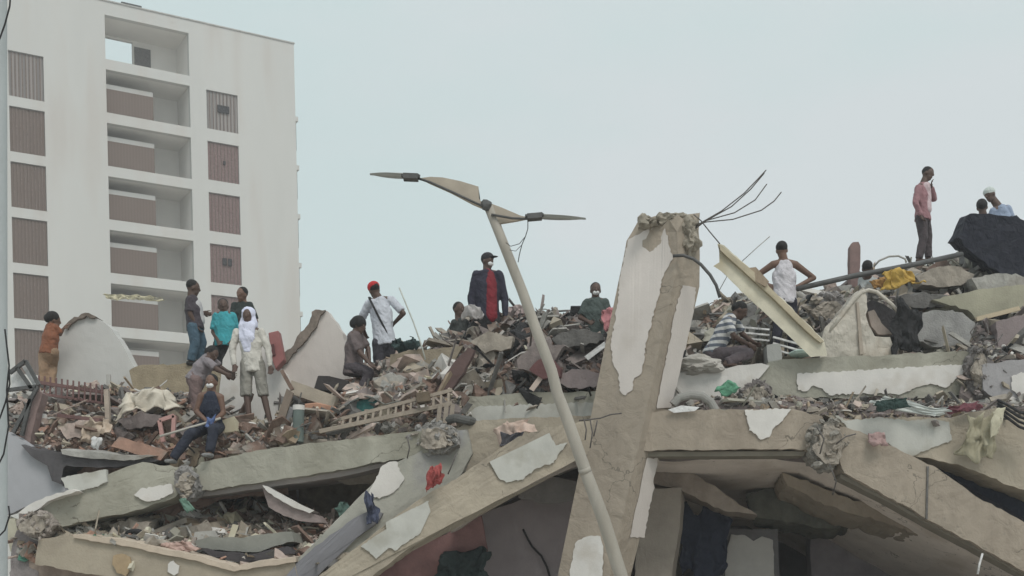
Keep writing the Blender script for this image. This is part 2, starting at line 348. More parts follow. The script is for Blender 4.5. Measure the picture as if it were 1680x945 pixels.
# ---------------------------------------------------------------- rubble (nobody could count it)
PAL = dict(grey=GREYC, dark=DARKC, tan=TAN, mauve=MAUVE, brown=BROWN, terra=TERRA, pink=PINKD, white=PLAST, wood=WOOD, rust=RUST, cream=CREAM, black=BLACK, teal=TEAL, olive=OLIVE, dust=DUST,
           blue=plain('blue_scrap', (.06, .09, .17)), green=plain('green_scrap', (.08, .2, .15)))
def interp(poly, t):
    x = poly[0][0] + (poly[-1][0] - poly[0][0]) * t
    for a, b in zip(poly, poly[1:]):
        if x <= b[0] + 1e-6:
            k = (x - a[0]) / max(b[0] - a[0], 1e-6); return Vector((x, a[1] + (b[1] - a[1]) * k, a[2] + (b[2] - a[2]) * k))
    return Vector(poly[-1])
def rubble(label, top, bot, n, pal, base, size=(.05, .4), amp=.12, seed=0, back=2.5, kinds=(6, 2.4, 2.6, .8, 1), bulge=.25, drop=1):
    rd = random.Random(seed); keys = list(pal); mats = [base] + [PAL[k] for k in keys]; wt = [pal[k] for k in keys]
    mb = MB(); nu, nv = 60, 22
    def S(u, v):                                       # v 0 = ridge, 1 = foot, <0 = back slope
        a = interp(top, u); b = interp(bot, u); A = P(*a); B = P(*b)
        if v < 0: q = A + Vector((0, back * -v, (-1.9 * back * v * v - .5 * back * -v) * drop))
        else:
            q = A.lerp(B, v); q += Vector((0, -bulge * math.sin(math.pi * v), .35 * bulge * math.sin(math.pi * v)))
        nn = noise.noise_vector(q * 1.1 + Vector((seed, 0, 0))); n2 = noise.noise_vector(q * 4)
        kk = min(1, .35 + 2 * max(0, v)); return q + Vector(nn) * amp * 1.5 * kk + Vector(n2) * amp * .55 * kk - Vector((0, 0, amp * .4))
    vs = [-1, -.6, -.3, -.12] + [j / nv for j in range(nv + 1)] + [1.0]
    grid = [[S(i / nu, v) for v in vs] for i in range(nu + 1)]
    for row in grid: row[-1] = row[-2] + Vector((0, .15, -.5))
    m = len(vs); V = [p for r_ in grid for p in r_]
    mb.add(V, [(i * m + j, i * m + j + 1, (i + 1) * m + j + 1, (i + 1) * m + j) for i in range(nu) for j in range(m - 1)], 0)
    for k in range(n):
        u = rd.random(); v = rd.uniform(-.12, 1.0); c = S(u, v)
        mi = 1 + rd.choices(range(len(keys)), [w_ * max(.12, 1 + 2.4 * noise.noise(c * .9 + Vector((q_ * 5.3, seed, 0)))) for q_, w_ in enumerate(wt)])[0]; s_ = size[0] * .7 * (size[1] / size[0]) ** (rd.random() ** 1.7)
        if v > .22 and rd.random() < .018: s_ = size[1] * rd.uniform(.7, 1.25)
        elif v < .12: s_ = min(s_, size[1] * .55)
        kd = rd.choices(range(5), kinds)[0]
        rot = Matrix.Rotation(rd.uniform(0, 6.3), 3, 'Z') @ Matrix.Rotation(rd.gauss(0, .6), 3, 'X') @ Matrix.Rotation(rd.gauss(0, .6), 3, 'Y')
        if kd == 0:
            if rd.random() < .55: mb.rock(c, (s_ * 1.2, s_ * rd.uniform(.6, 1.1), s_ * rd.uniform(.4, .9)), k, 1 if s_ < .16 else 2, .6, mi, rot)
            else: mb.box(c, (s_, s_ * rd.uniform(.5, 1), s_ * rd.uniform(.3, .8)), rot, mi, .5, rd)
        elif kd == 1:                                  # broken plate with an irregular outline, sometimes bent
            m_ = rd.randint(5, 8); th = s_ * .07 + .008; bend = rd.uniform(-.5, .5) if rd.random() < .4 else 0; ring = []
            for q in range(m_):
                a = 6.283 * (q + rd.uniform(-.3, .3)) / m_; rr = s_ * rd.uniform(.45, 1.05); x, y = rr * math.cos(a) * 1.15, rr * math.sin(a) * .8; ring.append(Vector((x, y, bend * x * x / s_)))
            up_ = rot @ Vector((0, 0, th)); lo = [c + rot @ p for p in ring]; hi = [p + up_ for p in lo]
            mb.add(lo + hi + [c, c + up_], [(q, (q + 1) % m_, (q + 1) % m_ + m_, q + m_) for q in range(m_)] + [(q, 2 * m_, (q + 1) % m_) for q in range(m_)] + [(q + m_, (q + 1) % m_ + m_, 2 * m_ + 1) for q in range(m_)], mi)
        elif kd == 2:
            L = min(1.5, s_ * rd.uniform(2, 5)); t_ = rd.uniform(.012, .045); mb.box(c, (L, t_, t_ * rd.uniform(.6, 2)), rot, mi, .1, rd)
        elif kd == 4:                                  # crumpled rag or sheet
            w_, h_ = s_ * rd.uniform(1, 2), s_ * rd.uniform(.7, 1.4); fo = s_ * .35; of = Vector((k * .37, seed, 0))
            mb.sheet([[c + rot @ (Vector(((a_ / 7 - .5) * w_, (b_ / 5 - .5) * h_, 0)) + Vector(noise.noise_vector(Vector((a_ * .45, b_ * .45, 0)) + of)) * fo) for b_ in range(6)] for a_ in range(8)], .01, mi)
        else:
            pts = [c + rot @ Vector((s_ * 1.4 * (i / 3 - .5), s_ * .5 * math.sin(i * 1.7 + k), s_ * .5 * math.cos(i * 1.1 + k))) for i in range(5)]
            mb.tube(pts, .008 + .008 * rd.random(), 4, mi)
    return tag(mb.build('rubble', mats), label, 'rubble', kind='stuff')
G_CENT = dict(mauve=8, brown=4.5, grey=3, dark=7, dust=2, tan=1.4, black=3, rust=1.2, white=.6, terra=.3, cream=.2, pink=.8)
G_LEFT = dict(brown=4, pink=3, tan=3, terra=1.6, grey=3, cream=.7, dark=3.5, white=.9, wood=1.6, rust=2, mauve=3)
G_LOW = dict(pink=4, tan=4, dust=4, grey=3, terra=1.4, white=1, wood=2, dark=1.5, olive=1, green=.2, cream=1.5, brown=2)
G_RIGHT = dict(grey=5, dust=4, dark=3, tan=3, mauve=3, brown=1.6, olive=2, pink=1, white=.7, wood=1, black=1)
rubble('dark heap of broken concrete, twisted metal and rags on the ridge behind the street lamp',
       [(725, 575, 18.6), (742, 557, 18.8), (752, 528, 19), (800, 524, 19), (845, 512, 19), (900, 509, 19), (955, 520, 19), (1015, 538, 19), (1075, 556, 19)],
       [(725, 655, 17.3), (980, 645, 17.2), (1075, 650, 17.2)], 5200, G_CENT, DUSTD, (.05, .4), .14, 1)
rubble('lower heap of pale and brown debris behind the rusty truss',
       [(470, 655, 18.3), (560, 640, 18.2), (640, 590, 18.4), (665, 560, 18.6), (700, 572, 18.7), (760, 580, 18.7)],
       [(470, 725, 16.4), (600, 712, 16.4), (690, 705, 16.5), (760, 690, 16.6)], 3400, G_LEFT | dict(grey=4, dust=3), DUST, (.045, .34), .14, 2)
rubble('reddish brown rubble heap at the left behind the iron railing',
       [(15, 655, 17.4), (60, 640, 17.5), (150, 632, 17.8), (220, 640, 17.8), (300, 640, 17.9), (390, 690, 17.7), (470, 700, 17.6)],
       [(15, 720, 16.3), (70, 742, 16.2), (180, 758, 16.2), (280, 772, 16.2), (320, 765, 16.3), (390, 752, 16.4), (470, 738, 16.4)], 3300, G_LEFT, mat('red_rubble', (.23, .165, .14), .35, 5, .95, .7, bscale=18), (.045, .3), .09, 3)
rubble('pinkish rubble bed spilled between the two lower left beams',
       [(40, 855, 16.6), (100, 852, 16.8), (200, 838, 17.2), (300, 806, 17.8), (420, 820, 18.2), (520, 835, 17.5), (560, 850, 17)],
       [(40, 905, 15.1), (150, 893, 15.1), (250, 915, 15.1), (380, 950, 15.1), (480, 940, 15.1), (560, 945, 15.1)], 3600, G_LOW, mat('pink_rubble', (.32, .26, .225), .3, 5, .95, .7, bscale=18), (.04, .34), .1, 4)
rubble('grey rubble slope on the right around the sitting and standing people',
       [(1085, 545, 19.2), (1150, 510, 19.2), (1215, 478, 19.4), (1320, 478, 19.6), (1400, 462, 19.8), (1480, 440, 20.2), (1570, 422, 20.4), (1640, 432, 20), (1800, 440, 20)],
       [(1085, 612, 17), (1250, 600, 17), (1430, 590, 17), (1600, 585, 17), (1800, 590, 17)], 5200, G_RIGHT, mat('slope_rubble', (.26, .24, .215), .35, 5, .95, .7, bscale=18), (.045, .4), .15, 5)
rubble('thin litter of rubble lying along the top of the long right beam',
       [(1085, 668, 16.6), (1250, 662, 16.6), (1420, 660, 16.6), (1600, 658, 16.6), (1800, 660, 16.4)],
       [(1085, 684, 15.75), (1250, 682, 15.75), (1345, 690, 15.75), (1560, 692, 15.75), (1800, 700, 15.75)], 1600, G_RIGHT | dict(mauve=4, pink=2), DUSTD, (.03, .2), .05, 6, back=1, drop=.1)
rubble('grey rubble heaped at the far right below the navy mattress',
       [(1575, 560, 17.6), (1610, 520, 18), (1680, 500, 18.3), (1800, 500, 18.3)],
       [(1575, 640, 16.2), (1620, 660, 16.2), (1800, 670, 16.2)], 700, G_RIGHT, DUSTD, (.05, .35), .1, 7, back=1.5, drop=.3)
rubble('buried ground floor rubble filling the foot of the collapsed block',
       [(-300, 960, 20), (300, 985, 20), (900, 1010, 20), (1900, 1000, 20)], [(-300, 1190, 13.6), (900, 1200, 13.6), (1900, 1190, 13.6)], 1600, G_RIGHT, mat('pale_dust', (.42, .385, .34), .25, 5, .95, .6), (.08, .6), .15, 8)
def cloth(label, pts4, Y, m_, fold=.05, nu=26, nv=18, seed=0, name='cloth', sag=0, th=.015):
    """quad given by 4 pixel corners (tl, tr, br, bl), crumpled"""
    g_ = []; tl, tr, br, bl = pts4
    for i in range(nu):
        row = []; u = i / (nu - 1)
        for j in range(nv):
            v = j / (nv - 1); u = i / (nu - 1); ee = noise.noise(Vector((u * 3 + seed, v * 3, 1.5))) * .22; e2 = noise.noise(Vector((u * 3, v * 3 + seed, 7.5))) * .22; u = u + ee; v = v + e2; x = (tl[0] * (1 - u) + tr[0] * u) * (1 - v) + (bl[0] * (1 - u) + br[0] * u) * v; y = (tl[1] * (1 - u) + tr[1] * u) * (1 - v) + (bl[1] * (1 - u) + br[1] * u) * v
            q = P(x, y + sag * math.sin(math.pi * u), Y if not callable(Y) else Y(x, y)); nn = Vector(noise.noise_vector(q * 3.5 + Vector((seed * 5, 0, 0)))) * fold + Vector(noise.noise_vector(q * 10 + Vector((seed * 5, 0, 0)))) * fold * .5
            nn += Vector(noise.noise_vector(Vector((u * 9 + seed, v * 2.5, 0)))) * fold * .45; q += Vector((nn.x * .7, nn.y - abs(nn.z), nn.z * .7)); row.append(q)
        g_.append(row)
    return tag(MB().sheet(g_, th).build(name, m_, smooth=True), label, 'cloth')
# ---------------------------------------------------------------- structural pieces
def piece(name, label, cat, mb_, m_): return tag(mb_.build(name, m_), label, cat)
# dark back wall of the hidden storey and the floor slabs on top
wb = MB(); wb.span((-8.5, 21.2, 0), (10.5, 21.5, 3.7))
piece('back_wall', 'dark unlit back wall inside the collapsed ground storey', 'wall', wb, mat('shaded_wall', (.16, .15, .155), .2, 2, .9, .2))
fl = MB(); a = P(318, 770, 16.1); b = P(760, 716, 16.1)
fl.add([P(300, 790, 16.42), P(760, 735, 16.42), P(760, 735, 16.42) + Vector((.4, 4.7, .3)), P(300, 790, 16.42) + Vector((0, 4.7, .2)),
        P(300, 775, 16.42), P(760, 720, 16.42), P(760, 720, 16.42) + Vector((.4, 4.7, .3)), P(300, 775, 16.42) + Vector((0, 4.7, .2))],
       [(0, 1, 2, 3), (7, 6, 5, 4), (0, 4, 5, 1), (1, 5, 6, 2), (2, 6, 7, 3), (3, 7, 4, 0)])
piece('floor_slab', 'grey floor slab whose underside shows beneath the middle left beam', 'slab', fl, GREYC)
cs = MB().ext([(1046, 747), (1335, 748), (1420, 786), (1530, 850), (1690, 938), (1800, 1000), (1800, 975), (1690, 915), (1530, 825), (1420, 765), (1335, 725), (1046, 724)], 15.98, (.1, 5.2, -.62), None, .02, 3, sub=.5)
piece('ceiling_slab', 'pinkish cracked ceiling slab sloping down to the right above the dark room', 'slab', cs, mat('pale_ceiling', (.74, .67, .62), .12, 1.6, .9, .2, stain=(.56, .49, .43), cracks=.6))
hs = MB().ext([(1066, 760), (1078, 757), (1112, 768), (1150, 785), (1192, 812), (1242, 845), (1190, 838), (1150, 822), (1118, 806), (1085, 796), (1068, 792), (1062, 775)], 17.0, (.2, 1.2, 0), (10, 2), .02, 5)
piece('hanging_slab', 'broken brown slab edge hanging under the pinkish ceiling right of the column', 'slab', hs, mat('hang_c', (.28, .235, .20), .25, 4, .9, .4))
hs = MB().ext([(1284, 776), (1340, 796), (1440, 834), (1570, 880), (1556, 890), (1500, 874), (1430, 850), (1380, 838), (1330, 816), (1290, 798)], 16.9, (.1, 1.0, -.1), (9, 2.5), .03, 15, sub=.12)
piece('hanging_slab', 'long thin tan layer peeling off the pinkish ceiling along the sloping beam', 'slab', hs, TAN2)
hs = MB().ext([(1226, 812), (1262, 800), (1310, 808), (1372, 838), (1420, 858), (1360, 868), (1290, 856), (1238, 846)], 18.0, (.2, 1.0, -.1), (9, 3), .04, 16, sub=.12)  # added slab, coloured dark where only shadow lies under the ceiling
piece('hanging_slab', 'dark olive slab added as painted shadow deep inside the room above the pale plaster scrap', 'slab', hs, mat('shadow_olive', (.13, .13, .11), .3, 4, .9, .5))
pw = MB().ext([(1052, 800), (1118, 800), (1112, 880), (1100, 960), (1040, 960)], 16.9, (.1, .4, 0), (12, 1.5), .01, 7)
piece('inner_pier', 'brownish grey pier standing in the shade beside the tilted column', 'pillar', pw, mat('pier_c', (.34, .30, .26), .15, 3, .9, .3))
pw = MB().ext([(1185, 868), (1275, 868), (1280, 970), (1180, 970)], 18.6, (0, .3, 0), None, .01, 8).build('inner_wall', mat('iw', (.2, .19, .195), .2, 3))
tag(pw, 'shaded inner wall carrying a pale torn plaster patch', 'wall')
MB().ext([(1200, 876), (1222, 878), (1236, 888), (1250, 880), (1268, 886), (1270, 950), (1190, 950), (1192, 905)], 18.56, (0, .03, 0), (6, 1.5), .003, 9).build('plaster', PLAST, pw)
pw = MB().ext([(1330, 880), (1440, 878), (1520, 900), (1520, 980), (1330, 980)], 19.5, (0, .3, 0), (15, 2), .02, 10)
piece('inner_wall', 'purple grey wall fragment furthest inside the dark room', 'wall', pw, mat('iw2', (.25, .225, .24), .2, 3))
cloth('dark blue cloth hanging inside the room right of the brownish pier', [(1122, 838), (1194, 844), (1198, 950), (1120, 950)], 18.0, plain('deep_blue', (.035, .042, .07)), .12, seed=41, name='hanging_cloth')
pw = MB().ext([(730, 868), (790, 842), (860, 818), (930, 800), (955, 800), (935, 980), (730, 980)], 17.2, (0, .3, 0), (14, 1.5), .015, 11)
iw = piece('inner_wall', 'mauve grey cracked wall standing under the left sloping beam', 'wall', pw, mat('iw3', (.33, .29, .30), .12, 2.5))
MB().tube([P(858, 868, 17.17), P(866, 885, 17.17), P(873, 897, 17.17), P(888, 912, 17.17), P(897, 930, 17.17), P(903, 950, 17.17)], .016, 5).build('crack', DARK, iw)
pw = MB().ext([(610, 935), (720, 880), (790, 845), (800, 905), (700, 980), (600, 980)], 16.6, (0, .25, 0), (14, 1.5), .015, 12)
piece('inner_wall', 'dull red painted wall fragment under the left sloping beam', 'wall', pw, mat('iwr', (.24, .135, .13), .3, 3))
cloth('dark green cloth hanging in the gap between red and mauve walls', [(722, 905), (800, 890), (806, 970), (716, 970)], 16.45, plain('deep_green', (.03, .045, .045)), .14, seed=42, name='hanging_cloth')
# soffit over the left dark room
so_ = MB().ext([(740, 875), (838, 812), (930, 772), (975, 755), (975, 740), (930, 757), (838, 797), (740, 858)], 15.95, (.3, 3.5, .4), None, .02, 4, sub=.5)
piece('soffit_slab', 'brown cracked soffit slab behind the left sloping beam', 'slab', so_, mat('soffit_b', (.42, .37, .33), .2, 2.5, .9, .3, stain=(.26, .225, .2)))
hs = MB().ext([(850, 800), (905, 783), (948, 790), (945, 820), (900, 828), (850, 815)], 16.5, (0, .6, .1), (12, 2), .02, 14)
piece('hanging_slab', 'small grey slab wedged against the column below the left soffit', 'slab', hs, mat('hang_e', (.2, .185, .175), .2, 4, .9, .3))

# the tilted column: two seen faces, built as a real prism
def colface(y):                                        # front left, corner, right (px) at row y
    return (max(1029 - .2058 * (y - 391), 1029 + (391 - y) * .75), min(1117 - .2185 * (y - 413), 1112), min(1157 - .237 * (y - 430), 1148))
YL, YC, YR = 15.80, 15.42, 15.80
cm = MB(); rows = [362, 380, 395, 420, 470, 530, 590, 650, 710, 770, 830, 890, 950, 1100, 1240]
bm = bmesh.new(); rings = []
for i, y in enumerate(rows):
    a, b, c = colface(y)
    if y > 1000: a, b, c = colface(1000); a -= .2 * (y - 1000); b -= .21 * (y - 1000); c -= .22 * (y - 1000)
    ring = []; pts = [P(a, y, YL), P(b, y, YC), P(c, y, YR)]; pts.append(pts[0] + (pts[2] - pts[1]))
    for k in range(4):
        for t in range(5): ring.append(bm.verts.new(pts[k].lerp(pts[(k + 1) % 4], t / 5)))
    rings.append(ring)
for r0, r1 in zip(rings, rings[1:]):
    for k in range(20): bm.faces.new((r0[k], r1[k], r1[(k + 1) % 20], r0[(k + 1) % 20]))
cap = bm.verts.new(sum((v.co for v in rings[0]), Vector()) / 20 + Vector((.03, 0, .05)))
for k in range(20): bm.faces.new((rings[0][(k + 1) % 20], cap, rings[0][k]))
bm.faces.new(rings[-1])
rd = random.Random(4)
for v in rings[0]: v.co += Vector((rd.uniform(-.02, .02), rd.uniform(-.04, .04), rd.uniform(-.03, .1)))
for v in rings[1]: v.co += Vector((rd.uniform(-.015, .015), rd.uniform(-.02, .02), 0))
for v in bm.verts: v.co += Vector(noise.noise_vector(v.co * 4)) * .008
bmesh.ops.triangulate(bm, faces=list(bm.faces)); bmesh.ops.recalc_face_normals(bm, faces=list(bm.faces)); bm.verts.index_update()
cm.add([v.co for v in bm.verts], [tuple(v.index for v in f.verts) for f in bm.faces]); bm.free()
col = tag(cm.build('concrete_column', TAN2), 'tall tilted concrete column with peeling white plaster and rebar at its broken head', 'column')
def on_face(pts, side, seed, off=.02, m_=PINKP, step=4, amp=1.5, th=.03):
    """a plaster sheet lying on the front (0) or right (1) face of the column"""
    pts = roughen(pts, step, amp, seed); fr = []
    for x, y in pts:
        a, b, c = colface(y)
        Yv = YL + (YC - YL) * (x - a) / (b - a) if side == 0 else YC + (YR - YC) * (x - b) / (c - b)
        fr.append(P(x, y, Yv - off))
    mb = MB(); n = len(fr); bk = [v + Vector((0, th, 0)) for v in fr]
    bm = bmesh.new(); A = [bm.verts.new(v) for v in fr]; B = [bm.verts.new(v) for v in bk]; bm.faces.new(A); bm.faces.new(B[::-1])
    for i in range(n): bm.faces.new((A[i], B[i], B[(i + 1) % n], A[(i + 1) % n]))
    bmesh.ops.triangulate(bm, faces=list(bm.faces)); bmesh.ops.recalc_face_normals(bm, faces=list(bm.faces)); bm.verts.index_update()
    mb.add([v.co for v in bm.verts], [tuple(v.index for v in f.verts) for f in bm.faces]); bm.free()
    return mb.build('plaster', m_, col)
on_face([(1031, 392), (1060, 378), (1088, 364), (1096, 392), (1104, 425), (1095, 440), (1087, 455), (1080, 488), (1066, 540), (1060, 560), (1057, 590), (1052, 612), (1040, 620), (1038, 640), (1026, 649), (1017, 640), (1014, 612), (1006, 596), (1002, 565), (1010, 520), (1020, 440)], 0, 3)
on_face([(1120, 468), (1142, 472), (1138, 505), (1126, 560), (1115, 612), (1100, 668), (1078, 670), (1088, 610), (1098, 565), (1110, 500)], 1, 4)
on_face([(1062, 751), (1080, 752), (1072, 785), (1074, 800), (1066, 830), (1058, 882), (1034, 882), (1048, 815)], 1, 5)
on_face([(945, 890), (962, 880), (985, 880), (990, 900), (990, 925), (982, 1000), (935, 1000), (936, 930)], 0, 6, m_=PLAST)
# crumbled core at the head
cr = MB(); rd = random.Random(9)
for k, (x, y, w_, h_) in enumerate(((1064, 370, .26, .1), (1092, 364, .3, .14), (1120, 370, .34, .28), (1130, 396, .25, .42))):
    cr.rock(P(x, y, 15.66), (w_, .42, h_), 40 + k, 5, .22)
for i_ in range(len(cr.v)):
    q = cr.v[i_]; cr.v[i_] = q + Vector(noise.noise_vector(q * 7)) * .03 + Vector(noise.noise_vector(q * 19)) * .02
for k in range(12):
    x = rd.uniform(1052, 1142); y = rd.uniform(356, 366) if x < 1100 else rd.uniform(354, 412)
    y = max(y, 354 + abs(x - 1108) * .16); s_ = rd.uniform(.05, .15); cr.rock(P(x, y, rd.uniform(15.45, 15.8)), (s_, s_ * 1.1, s_ * rd.uniform(.6, 1.5)), k, 2, .5)
cr.build('crumbled_head', mat('head_c', (.29, .26, .215), .25, 7, .95, .6, bscale=25), col)
for pth in ([(1140, 372), (1151, 365), (1184, 346), (1221, 317), (1245, 292), (1257, 279)], [(1140, 375), (1155, 364), (1200, 339), (1232, 310), (1254, 284)],
            [(1140, 376), (1158, 362), (1205, 349), (1239, 328), (1258, 302)], [(1142, 368), (1160, 364), (1202, 360), (1249, 345), (1270, 330), (1282, 315)],
            [(1138, 352), (1150, 362), (1165, 381), (1181, 400)]):
    MB().tube([P(x, y, 15.6 - .02 * i) for i, (x, y) in enumerate(pth)], .0075, 6).build('rebar', REBAR, col, smooth=True)
MB().tube([P(x, y, 15.35) for x, y in ((1104, 420), (1121, 419), (1138, 425), (1150, 434), (1165, 451), (1175, 468), (1181, 488))], .021, 7).build('rebar', METALD, col, smooth=True)
for pth in ([(950, 690), (968, 688), (985, 686), (1002, 680), (1020, 678)], [(958, 688), (962, 705), (960, 722)], [(968, 688), (972, 710), (968, 735)], [(980, 690), (977, 704), (974, 716)]):
    MB().tube([P(x, y, 15.42) for x, y in pth], .009, 6).build('rebar', REBAR, col, smooth=True)

beam('concrete_beam', 'level tan beam running right from the tilted column, white shield shaped plaster scrap on it',
     [(1030, 715), (1045, 690), (1056, 676), (1130, 673), (1225, 671), (1300, 671), (1350, 684), (1366, 720), (1352, 762), (1322, 738), (1180, 737), (1052, 739), (1036, 740)], 15.52, TAN2, (0, .48, 0),
     [('plaster', [(1222, 673), (1260, 671), (1298, 671), (1284, 690), (1268, 704), (1262, 717), (1248, 721), (1240, 712), (1230, 706), (1227, 690)], PLAST)], seed=21, rough=(20, 1))
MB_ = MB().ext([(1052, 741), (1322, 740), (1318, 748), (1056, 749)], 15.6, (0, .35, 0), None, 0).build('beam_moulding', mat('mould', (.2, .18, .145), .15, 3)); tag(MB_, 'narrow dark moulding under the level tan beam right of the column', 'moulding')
def rocks(name, label, cat, box, Y, n, s0, m_, seed, rebar=()):
    rd = random.Random(seed); mb = MB(); x0, y0, x1, y1 = box; n = int(n * 2.6); s0 = (s0[0] * .5, s0[1] * .72)
    W_, H_ = (x1 - x0) / F * Y, (y1 - y0) / F * Y
    cx, cy = (x0 + x1) / 2, (y0 + y1) / 2              # one fractured core, loose bits around it
    for k in range(2):
        pp = [(cx + (x1 - x0) * (.52 - .16 * k) * rd.uniform(.72, 1.08) * math.cos(a_ * .449), cy + (y1 - y0) * (.52 - .16 * k) * rd.uniform(.72, 1.08) * math.sin(a_ * .449)) for a_ in range(14)]
        mb.ext(pp, Y + .02 - .1 * k, (.02, .4, 0), (5, 1.5), .05, seed + k, sub=.055, nscale=5.5, mi=k)
    n = n // 3
    for k in range(n):
        a = rd.random() * 6.28; r = rd.random() ** .5; s_ = rd.uniform(*s0) * .8
        mb.rock(P((x0 + x1) / 2 + (x1 - x0) / 2 * r * math.cos(a), (y0 + y1) / 2 + (y1 - y0) / 2 * r * math.sin(a), Y + rd.uniform(-.1, .25)), (s_ * rd.uniform(.7, 1.3), s_, s_ * rd.uniform(.4, 1)), seed + k, 2, .5, k % 3 % 2, Matrix.Rotation(rd.uniform(-1, 1), 3, 'Y'))
    o = tag(mb.build(name, [m_, DUST]), label, cat)
    for r_ in rebar: MB().tube([P(*q) for q in r_], .009, 6).build('rebar', REBAR, o, smooth=True)
    return o
rocks('crushed_joint', 'crushed grey concrete joint between the level beam and the sloping beam', 'concrete joint', (1322, 688, 1396, 772), 15.42, 60, (.09, .22), mat('crush1', (.25, .235, .21), .35, 9, .95, .7, bscale=30), 31,
      [[(1340, 700, 15.2), (1352, 720, 15.15), (1345, 745, 15.2)], [(1372, 728, 15.15), (1388, 716, 15.1), (1404, 712, 15.2)], [(1360, 760, 15.2), (1372, 790, 15.2), (1366, 812, 15.3)]])
beam('concrete_beam', 'thick brown beam sloping down to the right edge from the crushed joint',
     [(1378, 700), (1410, 708), (1445, 722), (1522, 762), (1530, 764), (1600, 812), (1700, 868), (1850, 955), (1850, 1030), (1700, 948), (1600, 893), (1520, 851), (1440, 806), (1385, 776), (1372, 740)],
     15.40, TAN2, (0, .5, 0), [], seed=22, rough=(30, .8))
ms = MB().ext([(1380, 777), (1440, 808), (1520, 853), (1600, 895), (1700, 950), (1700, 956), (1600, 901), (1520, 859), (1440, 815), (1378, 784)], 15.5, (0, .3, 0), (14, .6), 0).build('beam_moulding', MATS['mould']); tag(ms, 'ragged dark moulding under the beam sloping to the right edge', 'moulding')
jt = MB().ext([(1521, 765), (1524, 765), (1522, 852), (1519, 851)], 15.385, (0, .03, 0), None, 0); piece('joint_strip', 'thin dark joint line crossing the sloping right beam', 'joint strip', jt, DARKC)
beam('concrete_slab', 'big broken slab with a large white torn plaster face above the sloping right beam',
     [(1352, 680), (1400, 688), (1450, 684), (1560, 686), (1600, 676), (1645, 668), (1700, 700), (1850, 780), (1850, 880), (1700, 812), (1640, 790), (1580, 765), (1530, 752), (1490, 748), (1440, 728), (1390, 706)],
     15.50, TAN, (0, .9, .05), [('plaster', [(1368, 679), (1388, 690), (1418, 688), (1440, 684), (1470, 688), (1500, 690), (1530, 686), (1557, 692), (1562, 722), (1535, 732), (1500, 747), (1480, 745), (1462, 730), (1440, 720), (1412, 722), (1396, 708)], PLASTG)],
     cat='slab', seed=23, rough=(14, 1.8))
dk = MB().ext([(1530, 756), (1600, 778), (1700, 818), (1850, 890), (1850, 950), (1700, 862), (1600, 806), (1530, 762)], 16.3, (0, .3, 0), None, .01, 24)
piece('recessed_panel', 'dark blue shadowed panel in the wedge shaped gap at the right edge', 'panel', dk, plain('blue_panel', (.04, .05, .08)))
# left sloping members
F1Y = lin(960, 15.75, 500, 14.7)
beam('concrete_beam', 'tan beam sloping down left from the column with two torn white plaster patches',
     [(975, 690), (945, 694), (900, 702), (850, 716), (820, 735), (785, 760), (752, 785), (720, 800), (690, 817), (640, 855), (580, 902), (520, 950), (430, 1020), (520, 1020), (605, 948), (660, 908), (728, 862), (780, 828), (838, 797), (890, 775), (942, 754), (975, 740)],
     F1Y, TAN, (.05, .5, .02), [('plaster', [(803, 757), (825, 757), (845, 751), (870, 740), (880, 727), (895, 718), (902, 710), (906, 722), (912, 731), (931, 726), (920, 740), (908, 759), (880, 768), (857, 787), (831, 791), (818, 784), (812, 770)], PLASTG),
                            ('plaster', [(703, 822), (706, 840), (692, 862), (690, 873), (670, 888), (648, 903), (640, 897), (632, 898), (625, 908), (617, 917), (606, 905), (592, 897), (612, 882), (633, 873), (633, 857), (660, 845), (690, 828)], PLASTG)],
     seed=25, rough=(16, 1.2))
TSY = lin(760, 16.15, 480, 14.95)
beam('concrete_slab', 'narrow grey slab sliding down left beside the tan beam, chipped white scrap on it',
     [(700, 735), (735, 712), (765, 705), (775, 745), (752, 783), (722, 802), (693, 818), (633, 864), (560, 925), (500, 985), (440, 1030), (430, 980), (483, 922), (540, 872), (600, 805), (640, 765)],
     TSY, mat('slide_slab', (.37, .365, .325), .13, 2, .9, .3, stain=(.24, .24, .26)), (.1, .35, 0),
     [('plaster', [(602, 812), (612, 795), (624, 768), (638, 758), (652, 757), (655, 772), (664, 785), (655, 800), (638, 812), (622, 818)], PLAST)], cat='slab', seed=26, rough=(18, 1.2))
gp = MB().ext([(486, 925), (540, 878), (580, 850), (612, 835), (628, 842), (622, 855), (570, 890), (530, 930), (500, 985), (445, 1020), (440, 985)], lambda x, y: TSY(x, y) - .12, (0, .1, 0), (12, 1.5), .01, 27)  # thin overlay giving the slab's lower part its blue grey tone
piece('metal_sheet', 'smooth blue grey layer over the lower part of the narrow sliding slab', 'sheet', gp, mat('slate_tone', (.2, .2, .22), .1, 2, .8, .1))
beam('concrete_beam', 'flat tan beam stub reaching left from the column above the sloping beam',
     [(742, 712), (765, 690), (840, 686), (975, 682), (965, 735), (880, 735), (830, 742), (785, 765), (752, 782)], 16.25, TAN, (0, .6, 0), seed=28, rough=(16, 1.4))
rocks('crushed_joint', 'crushed grey concrete lump where the middle beam meets the sloping slab', 'concrete joint', (672, 692, 752, 748), 15.85, 48, (.08, .2), mat('crush2', (.27, .26, .25), .3, 9, .95, .7, bscale=30), 33,
      [[(668, 716, 15.6), (672, 735, 15.55), (668, 752, 15.6)], [(748, 745, 15.6), (742, 762, 15.55), (735, 778, 15.6)]])
beam('concrete_beam', 'long olive grey beam level in the middle left, its soffit dark',
     [(312, 776), (330, 758), (380, 748), (430, 738), (480, 731), (560, 722), (640, 711), (700, 706), (706, 742), (660, 752), (600, 763), (500, 781), (400, 795), (318, 807)], 15.85, OLIVE, (0, .55, 0), seed=29, rough=(22, 1.0))
